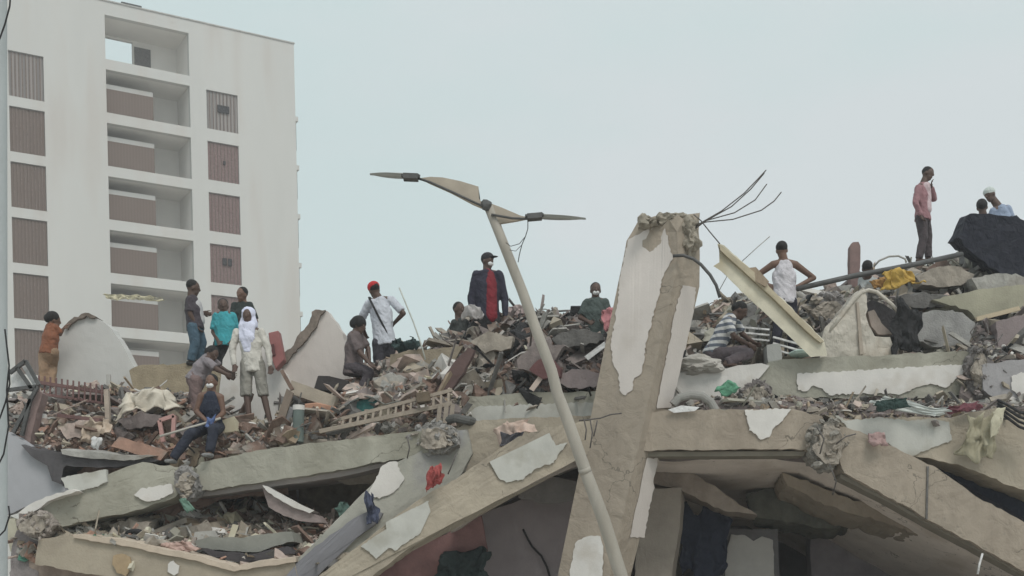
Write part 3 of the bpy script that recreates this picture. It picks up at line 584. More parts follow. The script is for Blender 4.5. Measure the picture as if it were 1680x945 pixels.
ed = MB().ext([(318, 808), (400, 796), (500, 782), (640, 757), (650, 762), (560, 782), (440, 800), (320, 816)], 16.0, (0, 1.2, .05), (25, .8), .006, 30)
piece('soffit_slab', 'thin grey ledge right under the long olive beam', 'slab', ed, mat('ledge', (.36, .33, .32), .12, 3))
beam('concrete_beam', 'olive beam tilting at the lower left with white plaster islands and a broken end',
     [(50, 848), (72, 822), (120, 808), (172, 795), (184, 775), (235, 758), (270, 764), (318, 768), (306, 795), (288, 815), (240, 832), (210, 841), (125, 857), (80, 872), (58, 866)], lin(50, 15.0, 318, 15.7), OLIVE, (0, .5, 0),
     [('plaster', [(220, 812), (230, 802), (255, 798), (280, 794), (284, 808), (258, 820), (241, 823)], PLAST), ('plaster', [(100, 784), (135, 777), (174, 770), (176, 790), (153, 800), (122, 806), (106, 800)], PLASTG)], seed=34, rough=(14, 1.6))
beam('slab_edge', 'thin white broken slab lip along the top of the tilting olive beam', [(28, 842), (40, 832), (75, 815), (120, 803), (126, 806), (78, 823), (50, 842)], 14.95, PLAST, (0, .7, .02), cat='slab edge', seed=35, rough=(9, .8))
rocks('crushed_joint', 'small crushed lump at the right end of the tilting olive beam', 'concrete joint', (284, 762, 322, 818), 15.6, 26, (.08, .17), mat('crush3', (.25, .24, .235), .3, 9, .95, .7, bscale=30), 36)
rocks('crushed_joint', 'crumbling grey brown lump at the far left end of the tilting beam', 'concrete joint', (28, 838, 84, 885), 14.9, 36, (.08, .18), mat('crush4', (.3, .265, .24), .3, 9, .95, .7, bscale=30), 37)
beam('concrete_column', 'stump of a broken mauve grey column in the bottom left corner', [(24, 872), (60, 868), (70, 890), (58, 925), (62, 1100), (24, 1250), (10, 1250), (18, 950)], 15.1, mat('stump', (.26, .235, .235), .25, 3, .95, .5), (0, .5, 0), cat='column', seed=38, rough=(12, 2.5), disp=.03)
beam('concrete_beam', 'lowest left beam, tan with a rusty stain and pale chips, running down right',
     [(64, 884), (100, 879), (150, 879), (200, 890), (258, 903), (330, 918), (378, 934), (430, 926), (482, 920), (500, 1000), (380, 985), (250, 962), (160, 944), (57, 925)], 14.85, mat('low_tan', (.36, .315, .25), .15, 2, .9, .35, stain=(.28, .24, .19)), (0, .5, 0),
     [('plaster', [(276, 926), (284, 920), (294, 928), (292, 940), (286, 944), (275, 938)], PLAST)], seed=39, rough=(16, 1.3))
rs = MB().ext([(186, 912), (200, 908), (214, 914), (216, 930), (206, 945), (192, 940), (184, 926)], 14.812, (0, .02, 0), (5, 1), .002, 40)
piece('rust_crust', 'orange rust crust on the face of the lowest left beam', 'rust patch', rs, mat('rust_o', (.36, .27, .17), .15, 8, .9, .3))
eg = MB().ext([(120, 877), (200, 885), (262, 899), (335, 914), (385, 930), (430, 920), (485, 914), (485, 922), (430, 930), (384, 938), (330, 922), (258, 907), (190, 893), (120, 882)], 14.8, (0, .5, .04), (10, 1), .008, 41)
piece('slab_edge', 'pale chipped screed edge along the top of the lowest left beam', 'slab edge', eg, mat('screed', (.5, .42, .34), .12, 4))
# upper middle and right beams
beam('concrete_beam', 'short olive beam with a white plaster band behind the street lamp pole',
     [(728, 653), (780, 650), (826, 647), (900, 644), (1000, 641), (1000, 694), (860, 692), (760, 694), (735, 690)], 17.05, OLIVE, (0, .6, 0),
     [('plaster', [(768, 676), (786, 667), (850, 664), (973, 660), (975, 684), (896, 686), (800, 690), (782, 692)], PLASTG)], seed=42, rough=(20, .8))
beam('concrete_beam', 'olive topped beam with broad white plaster face below the torn white shell',
     [(1248, 612), (1262, 593), (1306, 588), (1400, 584), (1500, 580), (1582, 575), (1606, 582), (1600, 640), (1560, 652), (1480, 655), (1400, 654), (1310, 652), (1262, 655), (1240, 640)], 16.35, OLIVE, (0, .6, 0),
     [('plaster', [(1308, 613), (1400, 608), (1500, 602), (1588, 597), (1580, 612), (1568, 622), (1552, 636), (1530, 630), (1507, 634), (1478, 647), (1420, 645), (1360, 648), (1350, 638), (1335, 632), (1322, 642), (1309, 640)], PLAST)], seed=43, rough=(18, 1.2))
beam('concrete_slab', 'white slab face between the tilted column and the broad plastered beam', [(1106, 622), (1116, 612), (1180, 604), (1249, 596), (1262, 600), (1240, 625), (1214, 642), (1200, 655), (1116, 660), (1100, 655)], 16.3, PLAST, (0, .6, 0), cat='slab', seed=44, rough=(12, 1.2))
beam('concrete_slab', 'grey beam end at the far right edge with a white corner', [(1612, 598), (1650, 592), (1700, 588), (1850, 590), (1850, 665), (1700, 662), (1640, 660), (1614, 640)], 16.1, mat('grey_end', (.33, .32, .33), .12, 3), (0, .6, 0),
     [('plaster', [(1660, 618), (1672, 612), (1700, 608), (1840, 610), (1840, 655), (1700, 655), (1672, 648), (1660, 640)], PLAST)], cat='slab', seed=45, rough=(14, 1.2))
rocks('crushed_joint', 'dark crushed joint at the right end of the broad plastered beam', 'concrete joint', (1588, 560, 1632, 655), 16.2, 44, (.08, .2), mat('crush5', (.19, .175, .17), .35, 9, .95, .7, bscale=30), 46,
      [[(1600, 560, 15.9), (1592, 545, 15.9), (1604, 530, 15.95)], [(1612, 562, 15.9), (1622, 545, 15.9), (1618, 530, 15.95)], [(1620, 570, 15.9), (1636, 562, 15.9), (1645, 548, 15.95)]])
rocks('crushed_joint', 'crumbled dark stump at the left end of the broad plastered beam', 'concrete joint', (1212, 622, 1268, 668), 16.1, 34, (.06, .17), mat('crush6', (.2, .18, .175), .35, 9, .95, .7, bscale=30), 47)
# upright wall fragments
def wallf(label, pts, Y, m_, seed, th=.2, rough=(12, .8), crust=None):
    o = beam('wall_fragment', label, pts, Y, m_, (.03, th, 0), cat='wall', seed=seed, rough=rough, disp=.006)
    if crust: MB().ext(crust, Y - .06, (0, th + .1, 0), (5, 1.6), .015, seed + 1).build('broken_edge', mat('brick_edge', (.2, .165, .14), .3, 9, .95, .6), o)
    return o
wallf('pale grey wall slab standing at the left with a rounded broken top', [(103, 538), (113, 530), (124, 524), (140, 517), (156, 521), (172, 530), (184, 540), (194, 556), (204, 573), (216, 595), (226, 613), (222, 660), (72, 660), (76, 620), (90, 575)], 18.6, mat('wall_a', (.52, .515, .50), .06, 1.5, .85, .1), 51,
      crust=[(106, 536), (112, 526), (121, 520), (128, 520), (140, 513), (158, 519), (154, 522), (141, 518), (131, 523), (124, 525), (116, 531), (110, 540)])
wallf('pinkish white wall slab with a brown jagged left edge, left of the crouching person', [(516, 512), (524, 509), (536, 510), (550, 527), (562, 546), (566, 580), (572, 630), (560, 668), (455, 668), (450, 608), (467, 589), (494, 560), (514, 530)], 18.1, PINKP, 52,
      crust=[(512, 512), (518, 507), (534, 509), (526, 516), (520, 532), (502, 558), (492, 570), (474, 590), (458, 606), (447, 613), (446, 604), (464, 584), (484, 562), (490, 548), (508, 528)])
wallf('broad white wall slab behind the person in the white headscarf', [(366, 590), (380, 560), (410, 548), (440, 552), (452, 595), (470, 615), (478, 640), (468, 680), (452, 712), (366, 718), (360, 650)], 18.0, PLAST, 53)
wallf('tan earthy wall chunk under the person in blue jeans', [(212, 608), (226, 600), (260, 599), (310, 596), (345, 598), (360, 620), (368, 655), (300, 664), (222, 660)], 18.25, mat('tan_earth', (.33, .275, .195), .18, 5, .95, .6), 54, th=.8, rough=(8, 1.8))
wallf('smooth blue grey panel leaning at the lower left edge', [(12, 708), (40, 724), (66, 745), (86, 765), (98, 788), (108, 806), (60, 826), (10, 845)], 15.9, mat('blue_grey_panel', (.36, .365, .39), .06, 2, .7, .05), 55, th=.08)
wallf('khaki concrete slab lying on the slope under the navy mattress', [(1530, 492), (1560, 484), (1600, 476), (1680, 468), (1800, 466), (1800, 512), (1680, 510), (1640, 516), (1600, 522), (1588, 508)], 17.4, mat('khaki', (.34, .325, .25), .15, 3, .95, .3), 56, th=1.2, rough=(10, 2))
wallf('mauve masonry block at the right edge above the grey beam end', [(1634, 528), (1660, 520), (1700, 515), (1800, 515), (1800, 582), (1700, 584), (1640, 582)], 16.9, mat('mauve_block', (.24, .2, .2), .15, 4, .95, .4), 57, th=.7, rough=(10, 1.5))
wallf('grey boulder like concrete chunk above the broad plastered beam, right of the shell', [(1500, 520), (1530, 508), (1580, 512), (1600, 530), (1590, 562), (1540, 570), (1505, 560), (1490, 540)], 17.0, mat('chunk_g', (.27, .265, .26), .25, 5, .95, .6), 58, th=.7, rough=(9, 2.5))
wallf('mauve brown concrete panel leaning on the ridge below the red jacket', [(848, 590), (880, 560), (925, 568), (905, 600), (880, 612), (850, 605)], 17.0, MAUVE, 60, th=.15, rough=(9, 1.5))
wallf('deep red brown metal panel on the ridge left of the lamp pole', [(716, 640), (742, 598), (768, 570), (778, 575), (760, 612), (738, 640), (726, 648)], 16.95, mat('red_brown_sheet', (.11, .07, .065), .25, 6), 61, th=.06, rough=(9, 1))
wallf('tan earth covered slab resting on the heap left of the red brown panel', [(640, 582), (680, 574), (735, 570), (760, 566), (745, 592), (700, 600), (655, 606), (640, 600)], 17.6, mat('earth2', (.26, .22, .165), .25, 5, .95, .6), 62, th=.8, rough=(8, 2))
wallf('dull maroon board beside the lamp pole on the ridge', [(882, 590), (900, 582), (920, 605), (918, 618), (890, 622), (868, 606)], 16.9, mat('maroon', (.12, .055, .055), .2, 6), 63, th=.08, rough=(9, 1))
for lb, pts_, Y_, m_, sd_ in (
    ('flat brown grey slab lying high on the right ridge under the standing pink shirt', [(1500, 452), (1530, 440), (1572, 436), (1600, 448), (1594, 462), (1550, 470), (1512, 468)], 18.3, DUST, 91),
    ('light grey slab poking out of the right ridge below the navy mattress', [(1596, 456), (1640, 448), (1700, 452), (1700, 472), (1640, 478), (1606, 474)], 17.9, GREYC, 92),
    ('dark jagged slab across the middle of the right slope', [(1478, 484), (1520, 478), (1560, 488), (1552, 500), (1510, 506), (1484, 500)], 17.5, DARKC, 93),
    ('slanting dark grey slab on the ridge right of the lamp pole', [(905, 556), (940, 540), (985, 546), (992, 558), (950, 568), (918, 572)], 17.35, DARKC, 94),
    ('mauve grey slab lying at the foot of the ridge behind the short olive beam', [(900, 622), (940, 606), (985, 612), (980, 632), (930, 636)], 17.0, MATS['mauve_block'] if 'mauve_block' in MATS else MAUVE, 95),
    ('dusty slab resting on the ridge below the crouching figure in dark clothes', [(772, 560), (800, 545), (842, 552), (836, 572), (796, 580)], 17.45, DUST, 96),
    ('rounded grey concrete chunk on the heap behind the ladder like truss', [(610, 622), (640, 612), (664, 620), (658, 640), (626, 645)], 17.0, GREYC, 97),
    ('dark wedge shaped slab near the left iron railing', [(188, 690), (230, 676), (262, 684), (250, 700), (206, 706)], 16.3, DUSTD, 98),
    ('pinkish slab piece in the left heap above the orange brown board', [(96, 700), (128, 690), (160, 698), (150, 716), (110, 720)], 16.2, PINKD, 99),
    ('grey slab piece sticking from the pinkish rubble bed', [(176, 862), (214, 850), (246, 858), (238, 874), (196, 878)], 15.6, DUST, 100)):
    beam('concrete_chunk', lb, pts_, Y_, m_, (.05, .5, .06), cat='concrete chunk', seed=sd_, rough=(7, 2.2), disp=.03)
# ---------------------------------------------------------------- objects in the rubble
def tubeobj(name, label, cat, paths, r, m_, n=7):
    mb = MB()
    for p in paths: mb.tube([P(*q) for q in p], r, n)
    return tag(mb.build(name, m_, smooth=True), label, cat)
# street lamp
sl = empty('street_lamp', P(1113, 1247, 12), 'leaning grey double armed street lamp, its brackets bent', 'street lamp')
pts = [(802, 340), (828, 405), (857, 478), (881, 545), (905, 608), (914, 645), (930, 686), (946, 732), (962, 778), (975, 812), (990, 852), (1019, 945), (1066, 1096), (1113, 1247)]
pm = MB().tube([P(x, y, 12 + .0006 * (y - 340)) for x, y in pts], .047, 20, r2=.072)
pm.build('pole', METAL, sl, smooth=True)
MB().tube([P(958, 768, 12.25), P(961, 776, 12.26)], .064, 20).build('pole_joint', METAL, sl, smooth=True)
am = MB().ext([(690, 292), (706, 290), (726, 291), (755, 297), (785, 306), (786, 326), (795, 338), (790, 340), (776, 334), (740, 315), (704, 299)], 11.98, (0, .05, 0), None, 0); am.build('bracket_plate', mat('plate', (.38, .33, .27), .12, 5, .7, .1), sl)
MB().tube([P(x, y, 11.95) for x, y in ((798, 341), (776, 331), (742, 315), (706, 299), (684, 292))], .012, 8).build('arm', METALD, sl, smooth=True)
MB().ext([(806, 334), (822, 340), (855, 354), (870, 357), (845, 362), (820, 366), (812, 362)], 11.98, (0, .05, 0), None, 0).build('bracket_plate', MATS['plate'], sl)
MB().tube([P(x, y, 11.95) for x, y in ((806, 352), (840, 358), (868, 359), (880, 357))], .012, 8).build('arm', METALD, sl, smooth=True)
MB().rock(P(798, 337, 11.97), (.11, .12, .11), 3, 2, .2).build('clamp', METALD, sl)
for (xs, cl, ax, bx) in (((607, 285.5), (673, 290), (662, 290.5), (686, 291.5)), ((961, 358.5), (877, 355.5), (865, 357), (889, 355))):
    hd_ = MB(); a = P(cl[0], cl[1], 11.97); b = P(xs[0], xs[1], 11.97); d = (b - a); k = 10; V = []
    for i in range(k + 1):
        t = i / k; c = a + d * t; w_ = .085 * math.sin(math.pi * min(1, .18 + t * .82)) ** .6 if i < k else .012; h_ = .026 * (1 - .75 * t)
        V += [c + Vector((0, -w_, 0)), c + Vector((0, -w_ * .4, h_)), c + Vector((0, w_ * .4, h_)), c + Vector((0, w_, 0)), c + Vector((0, 0, -.012))]
    Fc = [(i * 5 + j, i * 5 + (j + 1) % 5, i * 5 + 5 + (j + 1) % 5, i * 5 + 5 + j) for i in range(k) for j in range(5)] + [(0, 1, 2, 3, 4), tuple(k * 5 + j for j in (4, 3, 2, 1, 0))]
    h_ = hd_.add(V, Fc).build('lamp_head', mat('lamp_grey', (.33, .34, .33), .1, 5, .5, .05), sl, smooth=True)
    m2 = MB(); m2.bar(P(*ax, 11.93), P(*bx, 11.93), .11, .05)
    for q in range(5): t = q / 4; m2.rock(P(ax[0] + (bx[0] - ax[0]) * t, ax[1] - 2 + (bx[1] - ax[1]) * t, 11.92), (.045, .06, .05), q, 1, .4)
    m2.build('mount', METALD, h_)
MB().tube([P(x, y, 11.95) for x, y in ((866, 362), (866, 375), (862, 388), (856, 402), (852, 418), (850, 430))], .0045, 5).tube([P(x, y, 11.95) for x, y in ((862, 388), (852, 400), (838, 404), (830, 398))], .0035, 5).tube([P(x, y, 11.95) for x, y in ((856, 402), (846, 412), (836, 410))], .003, 5).build('cable', BLACK, sl)
# cut pole and cables on the left edge of the view
up = empty('utility_pole', P(-12, 1500, 6.2), 'pale grey utility pole with loose black cables on the left edge', 'utility pole')
up.location.z = 0; up['_o'] = tuple(up.location)
MB().tube([Vector((P(-13, 0, 6.2).x, 6.2, z)) for z in (0, 2, 4, 6, 8)], .076, 20, r2=.068).build('pole', mat('pole_pale', (.40, .43, .44), .08, 2, .6, .1), up, smooth=True)
for pth in ([(18, -20), (16, 10), (8, 40), (0, 62), (-14, 90)], [(15, 605), (16, 630), (9, 660), (0, 685), (-8, 700)], [(8, 540), (15, 600), (11, 640), (14, 700), (6, 745), (-4, 765)], [(14, 830), (16, 845), (8, 870), (-6, 884)]):
    MB().tube([P(x, y, 6.08) for x, y in pth], .0045, 6).build('cable', BLACK, up, smooth=True)
# fishing-thin rods
tubeobj('bent_rod', 'thin pale rod sticking up right of the person in the red cap', 'rod', [[(655, 472, 17.4), (665, 496, 17.4), (678, 528, 17.4), (690, 562, 17.4), (698, 590, 17.4)]], .011, mat('pale_rod', (.5, .52, .48), .1, 5))
tubeobj('bent_rod', 'thin grey wire standing up left of the person in the white tank top', 'rod', [[(1216, 430, 17.6), (1240, 408, 17.6), (1263, 388, 17.6)], [(1178, 480, 17.6), (1200, 440, 17.6), (1216, 430, 17.6)]], .006, GREYC)
tubeobj('long_pole', 'long dark pole lying aslant across the right rubble slope', 'pole', [[(1308, 474, 16.7), (1400, 453, 17), (1500, 434, 17.4), (1578, 417, 17.8)]], .038, METALD)
tubeobj('wire_hoop', 'thin curved wire hoop beside the long dark pole', 'wire', [[(1434, 437, 17.3), (1442, 428, 17.3), (1458, 421, 17.3), (1474, 420, 17.3), (1485, 425, 17.3), (1487, 431, 17.3)]], .014, GREYC)
piece('wooden_post', 'short mauve brown post standing on the right ridge', 'post', MB().ext([(1395, 404), (1399, 397), (1408, 397), (1411, 404), (1412, 425), (1410, 470), (1395, 470), (1396, 430)], 18.9, (0, .14, 0), (6, .7), .01, 71, sub=.1), mat('post_b', (.22, .15, .14), .2, 8))
# cream board
cb = beam('cream_board', 'long cream board propped diagonally in front of the striped shirt and the white tank top', [(1177, 400), (1186, 404), (1215, 430), (1242, 452), (1290, 500), (1325, 534), (1350, 560), (1356, 584), (1330, 586), (1305, 560), (1278, 532), (1240, 500), (1211, 472), (1190, 450), (1170, 436), (1181, 430)], lin(1170, 15.75, 1350, 16.2), CREAM, (.03, .07, .03), cat='board', seed=72, rough=(14, .8), disp=.006)
MB().ext([(1180, 401), (1215, 428), (1242, 450), (1290, 498), (1325, 532), (1352, 560), (1346, 562), (1320, 540), (1286, 506), (1240, 462), (1210, 436), (1182, 410)], lambda x, y: lin(1170, 15.68, 1350, 16.13)(x, y), (0, .06, 0), (14, .5), 0).build('rim', mat('board_rim', (.42, .37, .27), .15, 4), cb)
MB().ext([(1225, 440), (1240, 438), (1262, 462), (1256, 470), (1240, 462)], 15.85, (0, .1, 0), None, 0).build('batten', WOOD, cb)
# white torn shell
sh = beam('broken_shell', 'torn white arched shell with a dark hollow, standing on the broad plastered beam', [(1348, 560), (1353, 541), (1376, 513), (1398, 484), (1412, 474), (1417, 474), (1419, 498), (1420, 515), (1428, 534), (1438, 548), (1464, 550), (1468, 586), (1348, 588)], 16.75, mat('shell_white', (.50, .465, .41), .12, 3, .85, .1, stain=(.38, .335, .28), sscale=3, uneven=7), (.02, .35, 0), cat='shell', seed=73, rough=(10, .5), disp=.035)
MB().tube([P(x, y, 16.75) for x, y in ((1360, 545), (1378, 520), (1400, 492), (1413, 480), (1425, 476), (1438, 479), (1452, 490), (1464, 500), (1474, 512))], .034, 12, r2=.022).build('rim', MATS['shell_white'], sh, smooth=True)
MB().ext([(1419, 498), (1430, 492), (1448, 498), (1470, 512), (1490, 540), (1484, 560), (1464, 552), (1438, 549)], 17.08, (0, .3, 0), None, 0).build('hollow', DARK, sh)  # near-black block, the shade of the open shell put into its colour
MB().ext([(1424, 512), (1434, 508), (1446, 530), (1464, 548), (1440, 548), (1430, 536)], 16.9, (0, .1, 0), (6, .6), .01, 3).build('inner_flap', mat('flap', (.3, .25, .22), .2, 5), sh)
MB().ext([(1405, 496), (1409, 496), (1417, 580), (1411, 582)], 16.71, (0, .05, 0), None, 0).build('seam', mat('seam_b', (.36, .31, .26), .15, 5), sh)
cloth('black cloth hanging right of the torn white shell', [(1474, 500), (1512, 510), (1516, 582), (1468, 582)], 16.72, BLACK, .08, seed=2)
cloth('crumpled yellow cloth under the long dark pole on the right', [(1444, 452), (1492, 444), (1508, 470), (1452, 474)], 16.95, plain('yellow', (.50, .33, .08)), .1, seed=3)
cloth('orange brown rag lying left of the yellow cloth', [(1424, 460), (1450, 455), (1456, 470), (1434, 472)], 17.0, plain('orange_rag', (.36, .2, .07)), .06, seed=4)
cloth('bright green plastic scrap at the foot of the white slab right of the column', [(1174, 640), (1196, 630), (1214, 638), (1190, 652)], 15.95, plain('green_p', (.13, .34, .22)), .06, seed=5, nu=12, nv=8)
cloth('red cloth caught on the sloping beam', [(706, 766), (726, 762), (720, 796), (698, 802)], 15.0, plain('red_c', (.36, .08, .075)), .08, seed=6)
cloth('blue garment hanging over the narrow sliding slab', [(598, 812), (612, 808), (626, 856), (602, 862)], 15.22, plain('blue_c', (.06, .07, .115)), .06, seed=7)
cloth('teal scrap lying under the crushed lump of the tilting olive beam', [(290, 818), (304, 815), (322, 836), (308, 840)], 15.5, plain('teal_s', (.14, .24, .19)), .04, seed=8, nu=10, nv=6)
cloth('green rag in the dark gap below the long olive beam', [(546, 828), (566, 820), (576, 840), (552, 850)], 15.9, plain('green_r', (.10, .17, .145)), .07, seed=9, nu=10, nv=6)
cloth('dirty white sheet heaped on the left rubble below the tan earthy chunk', [(215, 646), (272, 640), (296, 668), (186, 688)], 16.35, mat('dirty_white', (.6, .55, .47), .1, 4), .13, seed=10, nu=22, nv=14)
cloth('beige rag lying on the left rubble heap in front of the railing', [(145, 692), (182, 688), (174, 722), (128, 722)], 16.15, mat('beige_rag', (.5, .41, .33), .12, 5), .1, seed=11)
cloth('small white cloth at the front of the left rubble heap', [(152, 716), (168, 720), (162, 738), (144, 730)], 16.0, WHITE, .05, seed=12, nu=10, nv=8)
cloth('beige and pink blanket draped over the flat tan beam stub', [(800, 712), (870, 688), (884, 710), (818, 740)], 15.9, mat('blanket', (.55, .43, .37), .15, 3), .09, seed=13, nu=20, nv=12)
cloth('dark grey cloth tucked beneath the beige and pink blanket', [(822, 710), (862, 712), (850, 732), (820, 734)], 15.72, plain('char_cloth', (.07, .068, .08)), .06, seed=14)
cloth('twisted white cloth on the broken slab below the broad plastered beam', [(1420, 662), (1450, 650), (1550, 672), (1530, 682)], 15.35, mat('pale_cloth', (.55, .58, .56), .1, 5), .07, seed=15, nu=22, nv=8)
cloth('dark green rag lying on the twisted white cloth', [(1440, 660), (1482, 653), (1490, 668), (1440, 674)], 15.22, plain('dk_green', (.02, .045, .04)), .04, seed=16)
cloth('maroon cloth lying right of the twisted white cloth', [(1550, 664), (1610, 660), (1606, 674), (1556, 678)], 15.4, plain('maroon_c', (.16, .055, .07)), .05, seed=17)
cloth('olive cloth hanging over the slab near the right edge', [(1586, 684), (1636, 672), (1622, 752), (1572, 748)], 15.32, mat('olive_cloth', (.33, .305, .22), .15, 5), .1, seed=18)
cloth('pale yellowish strip hanging beside the olive cloth', [(1628, 672), (1648, 668), (1640, 712), (1624, 718)], 15.2, mat('pale_strip', (.5, .47, .36), .1, 5), .03, seed=19, nu=8)
cloth('teal and black jacket heaped behind the person in the red cap', [(648, 556), (672, 548), (698, 578), (652, 584)], 17.7, plain('teal_d', (.03, .055, .055)), .16, seed=20)
cloth('pink garment heaped on the ridge left of the tilted column', [(984, 512), (1008, 508), (1012, 542), (990, 545)], 17.3, mat('pink_g', (.5, .22, .24), .15, 8), .09, seed=21)
cloth('pale pinkish rag on the ridge beside the red jacket', [(826, 506), (856, 498), (868, 512), (834, 520)], 18.5, mat('rag_p', (.42, .34, .33), .1, 8), .06, seed=22)
cloth('white shirt piled at the right side of the dark crouching figure', [(762, 506), (786, 504), (792, 524), (758, 526)], 17.9, mat('gws', (.4, .38, .38), .1, 8), .07, seed=23)
cloth('pale yellow cloth snagged on the balcony edge of the apartment block', [(178, 482), (262, 488), (262, 494), (180, 491)], 70.2, plain('pale_yellow', (.6, .55, .38)), .16, seed=24, th=.05)
cloth('pink rag ball on the white plaster of the broken slab', [(1428, 712), (1450, 708), (1456, 732), (1430, 734)], 15.3, plain('pink_r', (.38, .26, .25)), .05, seed=25, nu=10, nv=8)
cloth('salmon rag at the front of the pinkish rubble bed', [(262, 892), (296, 884), (324, 898), (286, 912)], 15.05, mat('salmon', (.45, .32, .28), .2, 8), .07, seed=26)
# mattress
mt = MB().ext([(1570, 391), (1591, 354), (1630, 352), (1668, 354), (1682, 366), (1800, 380), (1800, 470), (1700, 458), (1648, 452), (1624, 437), (1598, 415)], 18.2, (.1, .7, .15), (9, 1.8), .045, 75, sub=.14, nscale=2.2)
mt = piece('mattress', 'dark navy mattress hanging over the ridge at the right edge', 'mattress', mt, plain('navy_m', (.012, .014, .025)))
# iron railing
rl = empty('iron_railing', P(120, 660, 16.6), 'rusty red iron railing lying on the left rubble heap', 'railing')
MB().bar(P(60, 627, 16.6), P(172, 644, 16.7), .05, .045).bar(P(60, 645, 16.6), P(172, 662, 16.7), .05, .035).build('rail', mat('red_iron', (.17, .10, .095), .25, 8), rl)
for i in range(12):
    x = 64 + i * 9.4; MB().tube([P(x, 616 + i * 1.4, 16.62), P(x - .6, 646 + i * 1.4, 16.62)], .014, 6).build('baluster', MATS['red_iron'], rl)
MB().bar(P(175, 640, 16.6), P(178, 700, 16.5), .07, .06).build('post', mat('post_t', (.36, .3, .25), .15, 6), rl)
MB().bar(P(68, 678, 16.5), P(165, 690, 16.4), .06, .05).build('lower_rail', MATS['red_iron'], rl)
# folded black frame at the left
bf = empty('metal_frame', P(40, 640, 16), 'collapsed black metal frame with torn white panes at the left edge', 'framework')
for a, b in (((16, 612), (42, 592)), ((42, 592), (64, 632)), ((28, 604), (54, 640)), ((14, 640), (60, 634)), ((62, 634), (22, 710)), ((50, 655), (36, 715))):
    MB().bar(P(*a, 15.9), P(*b, 15.9), .05, .045).build('bar', METALD, bf)
MB().ext([(18, 614), (30, 607), (50, 636), (20, 646)], 15.98, (0, .02, 0), None, 0).build('pane', WHITE, bf)
MB().ext([(36, 602), (42, 599), (60, 630), (54, 632)], 15.98, (0, .02, 0), None, 0).build('pane', WHITE, bf)
piece('wooden_beam', 'mauve brown timber leaning at the left end of the rubble heap', 'timber', MB().ext([(44, 660), (62, 640), (70, 645), (56, 690), (46, 742), (30, 738), (36, 700)], 16.0, (0, .2, 0), (14, 1), .01, 76), mat('mauve_wood', (.26, .19, .18), .2, 6))
piece('metal_sheet', 'long dark bent metal sheet under the front of the left rubble heap', 'sheet', MB().ext([(34, 728), (60, 738), (110, 742), (180, 752), (240, 750), (262, 756), (230, 764), (160, 768), (110, 765), (96, 775), (100, 795), (88, 790), (78, 765), (50, 748)], 15.8, (.1, .5, .05), (14, 1.2), .02, 77), mat('dark_sheet', (.085, .08, .085), .3, 5))
piece('metal_sheet', 'grey crumpled sheet strip on top of the long dark bent sheet', 'sheet', MB().ext([(100, 738), (160, 744), (220, 748), (250, 750), (220, 756), (160, 754), (104, 746)], 15.72, (.1, .3, .05), (10, 1.5), .02, 78), GREYC)
piece('wooden_board', 'orange brown board sticking out of the left rubble heap', 'board', MB().ext([(196, 716), (236, 728), (275, 740), (262, 756), (222, 745), (182, 732)], 15.85, (0, .12, 0), (12, 1), .01, 79), TERRA)
piece('broken_casement', 'pink broken window frame upright in the left rubble heap', 'frame', MB().bar(P(262, 690, 16), P(268, 725, 16), .05, .05).bar(P(262, 690, 16), P(286, 682, 16), .05, .05).bar(P(286, 682, 16), P(284, 718, 16), .05, .05), mat('pink_wood', (.42, .25, .23), .15, 6))
# red chair / case behind the headscarf person
sc_ = empty('red_case', P(452, 600, 17.8), 'dull red upright case standing right of the person in the white headscarf', 'case')
MB().ext([(440, 546), (457, 542), (466, 590), (452, 606), (446, 590)], 17.7, (0, .2, 0), None, .004, 3, bevel=.01).build('body', mat('case_red', (.30, .12, .115), .15, 5, .7), sc_)
MB().ext([(443, 566), (449, 564), (452, 582), (446, 584)], 17.68, (0, .03, 0), None, 0).build('pocket', mat('case_dark', (.12, .05, .05), .15, 5), sc_)
# planks, boxes, truss in the middle
def plank(label, a, b, Y, wd, th, m_, Y2=None, name='wooden_plank', cat='plank'):
    return piece(name, label, cat, MB().bar(P(*a, Y), P(*b, Y2 or Y), th, wd, jit=.06, rnd=random.Random(int(a[0]))), m_)
plank('brown plank propped against the rubble right of the headscarf person', (476, 642), (448, 728), 16.4, .1, .05, mat('brown_w', (.2, .16, .13), .2, 6))
plank('thin dark slat leaning up left of the brown plank', (462, 608), (480, 640), 16.5, .05, .04, RUST, name='wooden_lath', cat='lath')
plank('beige timber lying over the orange box', (478, 636), (552, 662), 16.7, .17, .15, mat('beige_t', (.38, .33, .27), .15, 5))
pb = piece('drain_pipe', 'grey green pipe stub with a white rim in front of the orange box', 'pipe', MB().tube([P(490, 672, 16.35), P(489, 726, 16.3)], .075, 16), mat('gg', (.12, .15, .14), .15, 5))
MB().tube([P(490, 665, 16.35), P(490, 673, 16.35)], .08, 16).build('rim', PLAST, pb)
plank('grey board standing left of the grey green pipe stub', (474, 668), (466, 726), 16.45, .13, .04, mat('gb', (.26, .26, .27), .1, 5), name='board', cat='board')
piece('orange_box', 'faded orange box half buried beside the grey green pipe stub', 'box', MB().ext([(499, 662), (520, 660), (552, 668), (552, 692), (528, 698), (502, 694)], 16.6, (0, .35, 0), None, .005, 3, bevel=.015), mat('orange_b', (.46, .26, .18), .1, 4))
piece('dark_box', 'black flat box lying at the foot of the pinkish wall slab', 'box', MB().ext([(522, 616), (540, 617), (572, 624), (570, 642), (514, 640)], 17.3, (0, .3, 0), None, .005, 4, bevel=.01), mat('dk_box', (.045, .04, .04), .2, 5))
tl = empty('teal_tub', P(596, 680, 16.7), 'dark teal tub covered by a white sheet below the crouching person', 'tub')
MB().ext([(570, 684), (574, 668), (584, 656), (600, 650), (618, 654), (632, 664), (636, 684)], 16.6, (0, .5, 0), None, .004, 5, bevel=.03).build('body', TEAL, tl)
